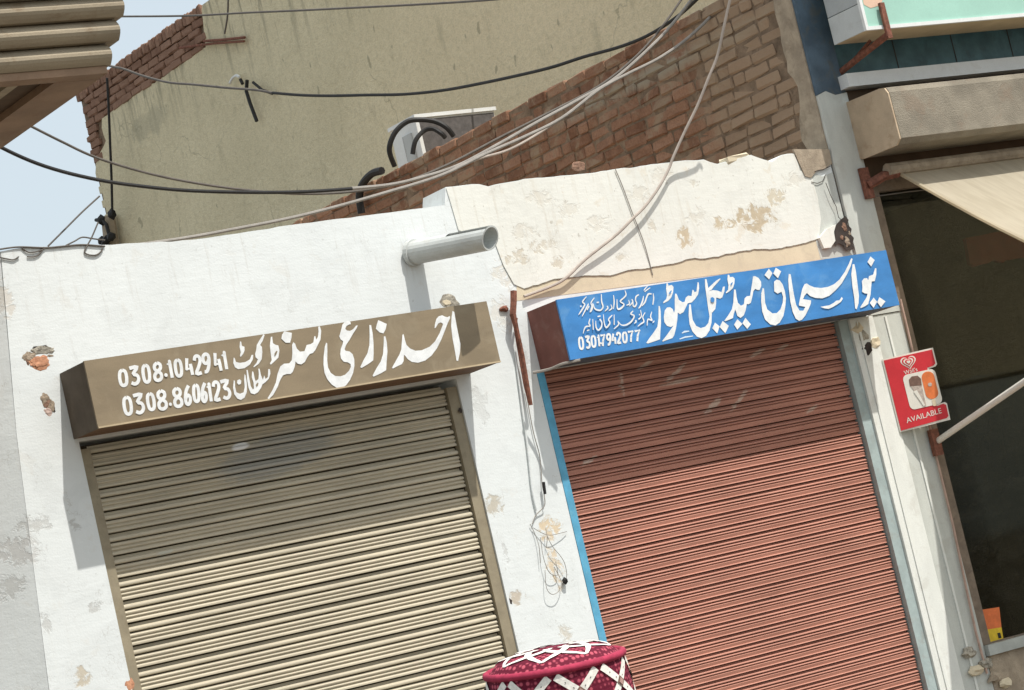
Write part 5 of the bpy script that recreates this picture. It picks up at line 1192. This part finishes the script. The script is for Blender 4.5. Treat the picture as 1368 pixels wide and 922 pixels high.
# ---------------------------------------------------------------- person with the embroidered cap
cp = (2.0712,-8.9347,1.5369)
px_, py_, ztop = cp
person = thing('person', 'person in a crimson cap with white lattice braid, cut off by the bottom edge', 'person', (px_, py_, -0.15))
face = math.radians(20)                  # facing along the shop fronts
fd = Vector((math.cos(face), math.sin(face), 0)); sd = Vector((-math.sin(face), math.cos(face), 0))
def at(f_, s_, z_):
    return Vector((px_, py_, 0)) + fd * f_ + sd * s_ + Vector((0, 0, z_))
H0 = -0.15
HC = ztop - 0.10                          # middle of the head
def skin_obj(name, nodes, edges, mat, parent, root=0, sub=2):
    me = bpy.data.meshes.new(name)
    me.from_pydata([tuple(n_[0]) for n_ in nodes], edges, [])
    o = bpy.data.objects.new(name, me)
    COL.objects.link(o)
    sk = o.modifiers.new('skin', 'SKIN')
    sk.use_smooth_shade = True
    for i, n_ in enumerate(nodes):
        r_ = n_[1]
        me.skin_vertices[0].data[i].radius = (r_, r_) if not isinstance(r_, tuple) else r_
        me.skin_vertices[0].data[i].use_root = (i == root)
    ss = o.modifiers.new('subsurf', 'SUBSURF')
    ss.levels = sub; ss.render_levels = sub
    dg = bpy.context.evaluated_depsgraph_get()
    m2 = bpy.data.meshes.new_from_object(o.evaluated_get(dg))
    bpy.data.objects.remove(o)
    m2.materials.clear(); m2.materials.append(mat)
    m2.polygons.foreach_set('use_smooth', [True] * len(m2.polygons))
    return link(name, m2, parent)
N, Eg = [], []
def nd(p, r_, prev=None):
    N.append((p, r_))
    if prev is not None: Eg.append((prev, len(N) - 1))
    return len(N) - 1
hip = HC - 0.70
pel = nd(at(0, 0, hip), 0.13)
wst = nd(at(0, 0, hip + 0.16), 0.12, pel)
chs = nd(at(0.01, 0, hip + 0.38), 0.135, wst)
nkb = nd(at(0, 0, hip + 0.52), 0.065, chs)
nk = nd(at(0.005, 0, HC - 0.11), 0.055, nkb)
jaw = nd(at(0.025, 0, HC - 0.06), 0.07, nk)
hd_ = nd(at(0.01, 0, HC), 0.092, jaw)
crn = nd(at(0.0, 0, HC + 0.06), 0.08, hd_)
nose = nd(at(0.115, 0, HC - 0.015), 0.014, hd_)
for s_ in (-1, 1):
    nd(at(-0.005, s_ * 0.10, HC - 0.01), 0.016, hd_)
for s_ in (-1, 1):
    sh = nd(at(0, s_ * 0.18, hip + 0.46), 0.058, chs)
    el = nd(at(-0.03, s_ * 0.23, hip + 0.18), 0.043, sh)
    wr = nd(at(0.05, s_ * 0.24, hip - 0.06), 0.028, el)
    pm = nd(at(0.075, s_ * 0.24, hip - 0.13), 0.03, wr)
    for q in range(4):
        a1 = nd(at(0.05 + 0.02 * q, s_ * 0.245, hip - 0.18 + 0.004 * abs(q - 1)), 0.0095, pm)
        nd(at(0.055 + 0.02 * q, s_ * 0.232, hip - 0.225 + 0.008 * abs(q - 1)), 0.008, a1)
    th = nd(at(0.11, s_ * 0.225, hip - 0.15), 0.010, pm)
    nd(at(0.125, s_ * 0.222, hip - 0.185), 0.009, th)
    hp = nd(at(0, s_ * 0.09, hip - 0.06), 0.085, pel)
    kn = nd(at(0.02, s_ * 0.10, (hip + H0) / 2 - 0.02), 0.055, hp)
    an = nd(at(-0.01, s_ * 0.10, H0 + 0.08), 0.038, kn)
    nd(at(0.13, s_ * 0.11, H0 + 0.03), 0.03, an)
skin_obj('body', N, Eg, M['skin'], person)
N, Eg = [], []
pel = nd(at(0, 0, hip), 0.16)
wst = nd(at(0, 0, hip + 0.16), 0.145, pel)
chs = nd(at(0.01, 0, hip + 0.38), 0.16, wst)
nd(at(0, 0, hip + 0.50), 0.085, chs)
sk_ = nd(at(0, 0, hip - 0.20), 0.18, pel)
nd(at(0, 0, hip - 0.42), 0.20, sk_)
for s_ in (-1, 1):
    sh = nd(at(0, s_ * 0.18, hip + 0.46), 0.075, chs)
    el = nd(at(-0.03, s_ * 0.23, hip + 0.18), 0.06, sh)
    nd(at(0.045, s_ * 0.24, hip - 0.04), 0.05, el)
skin_obj('kameez', N, Eg, M['cloth'], person)
N, Eg = [], []
pel = nd(at(0, 0, hip - 0.1), 0.14)
for s_ in (-1, 1):
    hp = nd(at(0, s_ * 0.10, hip - 0.2), 0.11, pel)
    kn = nd(at(0.02, s_ * 0.10, (hip + H0) / 2 - 0.02), 0.09, hp)
    nd(at(-0.01, s_ * 0.10, H0 + 0.12), 0.075, kn)
skin_obj('trousers', N, Eg, M['cloth'], person)
MB().lump(at(-0.025, 0, HC - 0.005), 0.098, 2, 3, (1, 1, 0.9)).build('hair', M['hair'], person, smooth=True)
# the cap itself: turned in cap space, then tilted a little toward the road
CT = Matrix.Translation(Vector(cp)) @ Matrix.Rotation(math.radians(5.0), 4, Vector(R_)) @ Matrix.Rotation(math.radians(2.4), 4, Vector(F_))
def capmesh(prof, n=64):
    mb = MB()
    vs_, fs = [], []
    for (r_, z_) in prof:
        for k in range(n):
            th = 2 * math.pi * k / n
            vs_.append(Vector((r_ * math.cos(th), r_ * math.sin(th), z_)))
    for i in range(len(prof) - 1):
        for k in range(n):
            fs.append((i * n + k, i * n + (k + 1) % n, (i + 1) * n + (k + 1) % n, (i + 1) * n + k))
    return mb.add(vs_, fs)
def cap_part(mb, name, mat, smooth=True):
    o = mb.build(name, mat, person, smooth)
    o.location = Vector((0, 0, 0))
    o.matrix_basis = Matrix.Translation(-person.location) @ CT
    return o
RC = 0.0905
def side_r(z_):      # radius of the cap's side at height z_ below the rim (z_ negative)
    return RC + 0.004 - z_ * 0.12
prof = [(side_r(-0.085), -0.085), (side_r(-0.05), -0.05), (side_r(-0.02), -0.02), (side_r(-0.004), -0.004), (RC - 0.004, 0.002)]
dome = [(RC - 0.004, 0.002), (RC * 0.88, 0.010), (RC * 0.68, 0.0155), (RC * 0.42, 0.0185), (RC * 0.2, 0.020), (0.001, 0.0205)]
cap_ob = cap_part(capmesh(prof + dome[1:]), 'cap', M['cap'])
mb = MB()
ring = [Vector((side_r(-0.003) * math.cos(2 * math.pi * k / 72), side_r(-0.003) * math.sin(2 * math.pi * k / 72), -0.003)) for k in range(73)]
mb.tube(ring, 0.0054, 8, cap=False)
cap_part(mb, 'rim_piping', M['piping'])
mb = MB(); kn_ = MB(); stt = MB(); edge_ = MB()
NX = 9
def sidep(th, z_, off=0.0012):
    r_ = side_r(z_) + off
    return Vector((r_ * math.cos(th), r_ * math.sin(th), z_))
for k in range(NX):
    th0 = 2 * math.pi * k / NX + 0.22
    dth = 2 * math.pi / NX
    for sgn, off in ((1, 0.0014), (-1, 0.0020)):
        vs_, fs = [], []
        nn = 12
        for i in range(nn + 1):
            s_ = i / nn
            th = th0 + sgn * dth * 0.43 * (1 - 2 * s_)
            z_ = -0.010 - 0.052 * s_
            tg = Vector((-sgn * dth * 0.86 * side_r(z_), -0.052)).normalized()
            nx, nz_ = -tg.y, tg.x
            hw = 0.0053
            if i in (2, 4, 8, 10) and True:
                for e_ in (-0.0016, 0.0016):
                    q_ = [sidep(th + (tg.x * a_ + nx * b_) / side_r(z_), z_ + tg.y * a_ + nz_ * b_, off + 0.0007) for a_, b_ in ((0.0016 + e_, 0.0006), (0.0016 + e_, -0.0006), (-0.0004 + e_, -0.0006), (-0.0004 + e_, 0.0006))]
                    if e_ > 0: stt.add(q_, [(0, 1, 2, 3)])
            vs_ += [sidep(th + nx * hw / side_r(z_), z_ + nz_ * hw, off), sidep(th - nx * hw / side_r(z_), z_ - nz_ * hw, off)]
        fs = [(2 * i, 2 * i + 1, 2 * i + 3, 2 * i + 2) for i in range(nn)]
        mb.add(vs_, fs)
    c0 = [sidep(th0 + a_ / side_r(-0.036), -0.036 + b_, 0.0032) for a_, b_ in ((0.0052, 0), (0, 0.0052), (-0.0052, 0), (0, -0.0052))]
    kn_.add(c0, [(0, 1, 2, 3)])
    c1 = [sidep(th0 + a_ / side_r(-0.036), -0.036 + b_, 0.0026) for a_, b_ in ((0.0082, 0), (0, 0.0082), (-0.0082, 0), (0, -0.0082))]
    edge_.add(c1, [(0, 1, 2, 3)])
def domez(r_):
    for (ra, za), (rb_, zb_) in zip(dome, dome[1:]):
        if rb_ <= r_ <= ra:
            return za + (zb_ - za) * (ra - r_) / max(ra - rb_, 1e-6)
    return dome[-1][1]
for k in range(8):                        # lattice over the crown
    for sgn in (1, -1):
        vs_ = []
        nn = 10
        for i in range(nn + 1):
            s_ = i / nn
            r_ = RC * (0.90 - 0.62 * s_)
            th = 2 * math.pi * k / 8 + sgn * 0.95 * s_
            hw = (0.0030 + 0.0035 * math.sin(math.pi * s_)) / r_
            z_ = domez(r_) + 0.0016 + (0.0005 if sgn > 0 else 0)
            for e in (1, -1):
                vs_.append(Vector((r_ * math.cos(th + e * hw), r_ * math.sin(th + e * hw), z_)))
        mb.add(vs_, [(2 * i, 2 * i + 1, 2 * i + 3, 2 * i + 2) for i in range(nn)])
cap_part(mb, 'lattice_braid', M['braid'])
cap_part(kn_, 'braid_knot', M['knot'])
cap_part(stt, 'stitching', M['black'], False)
cap_part(edge_, 'knot_border', M['choc'], False)
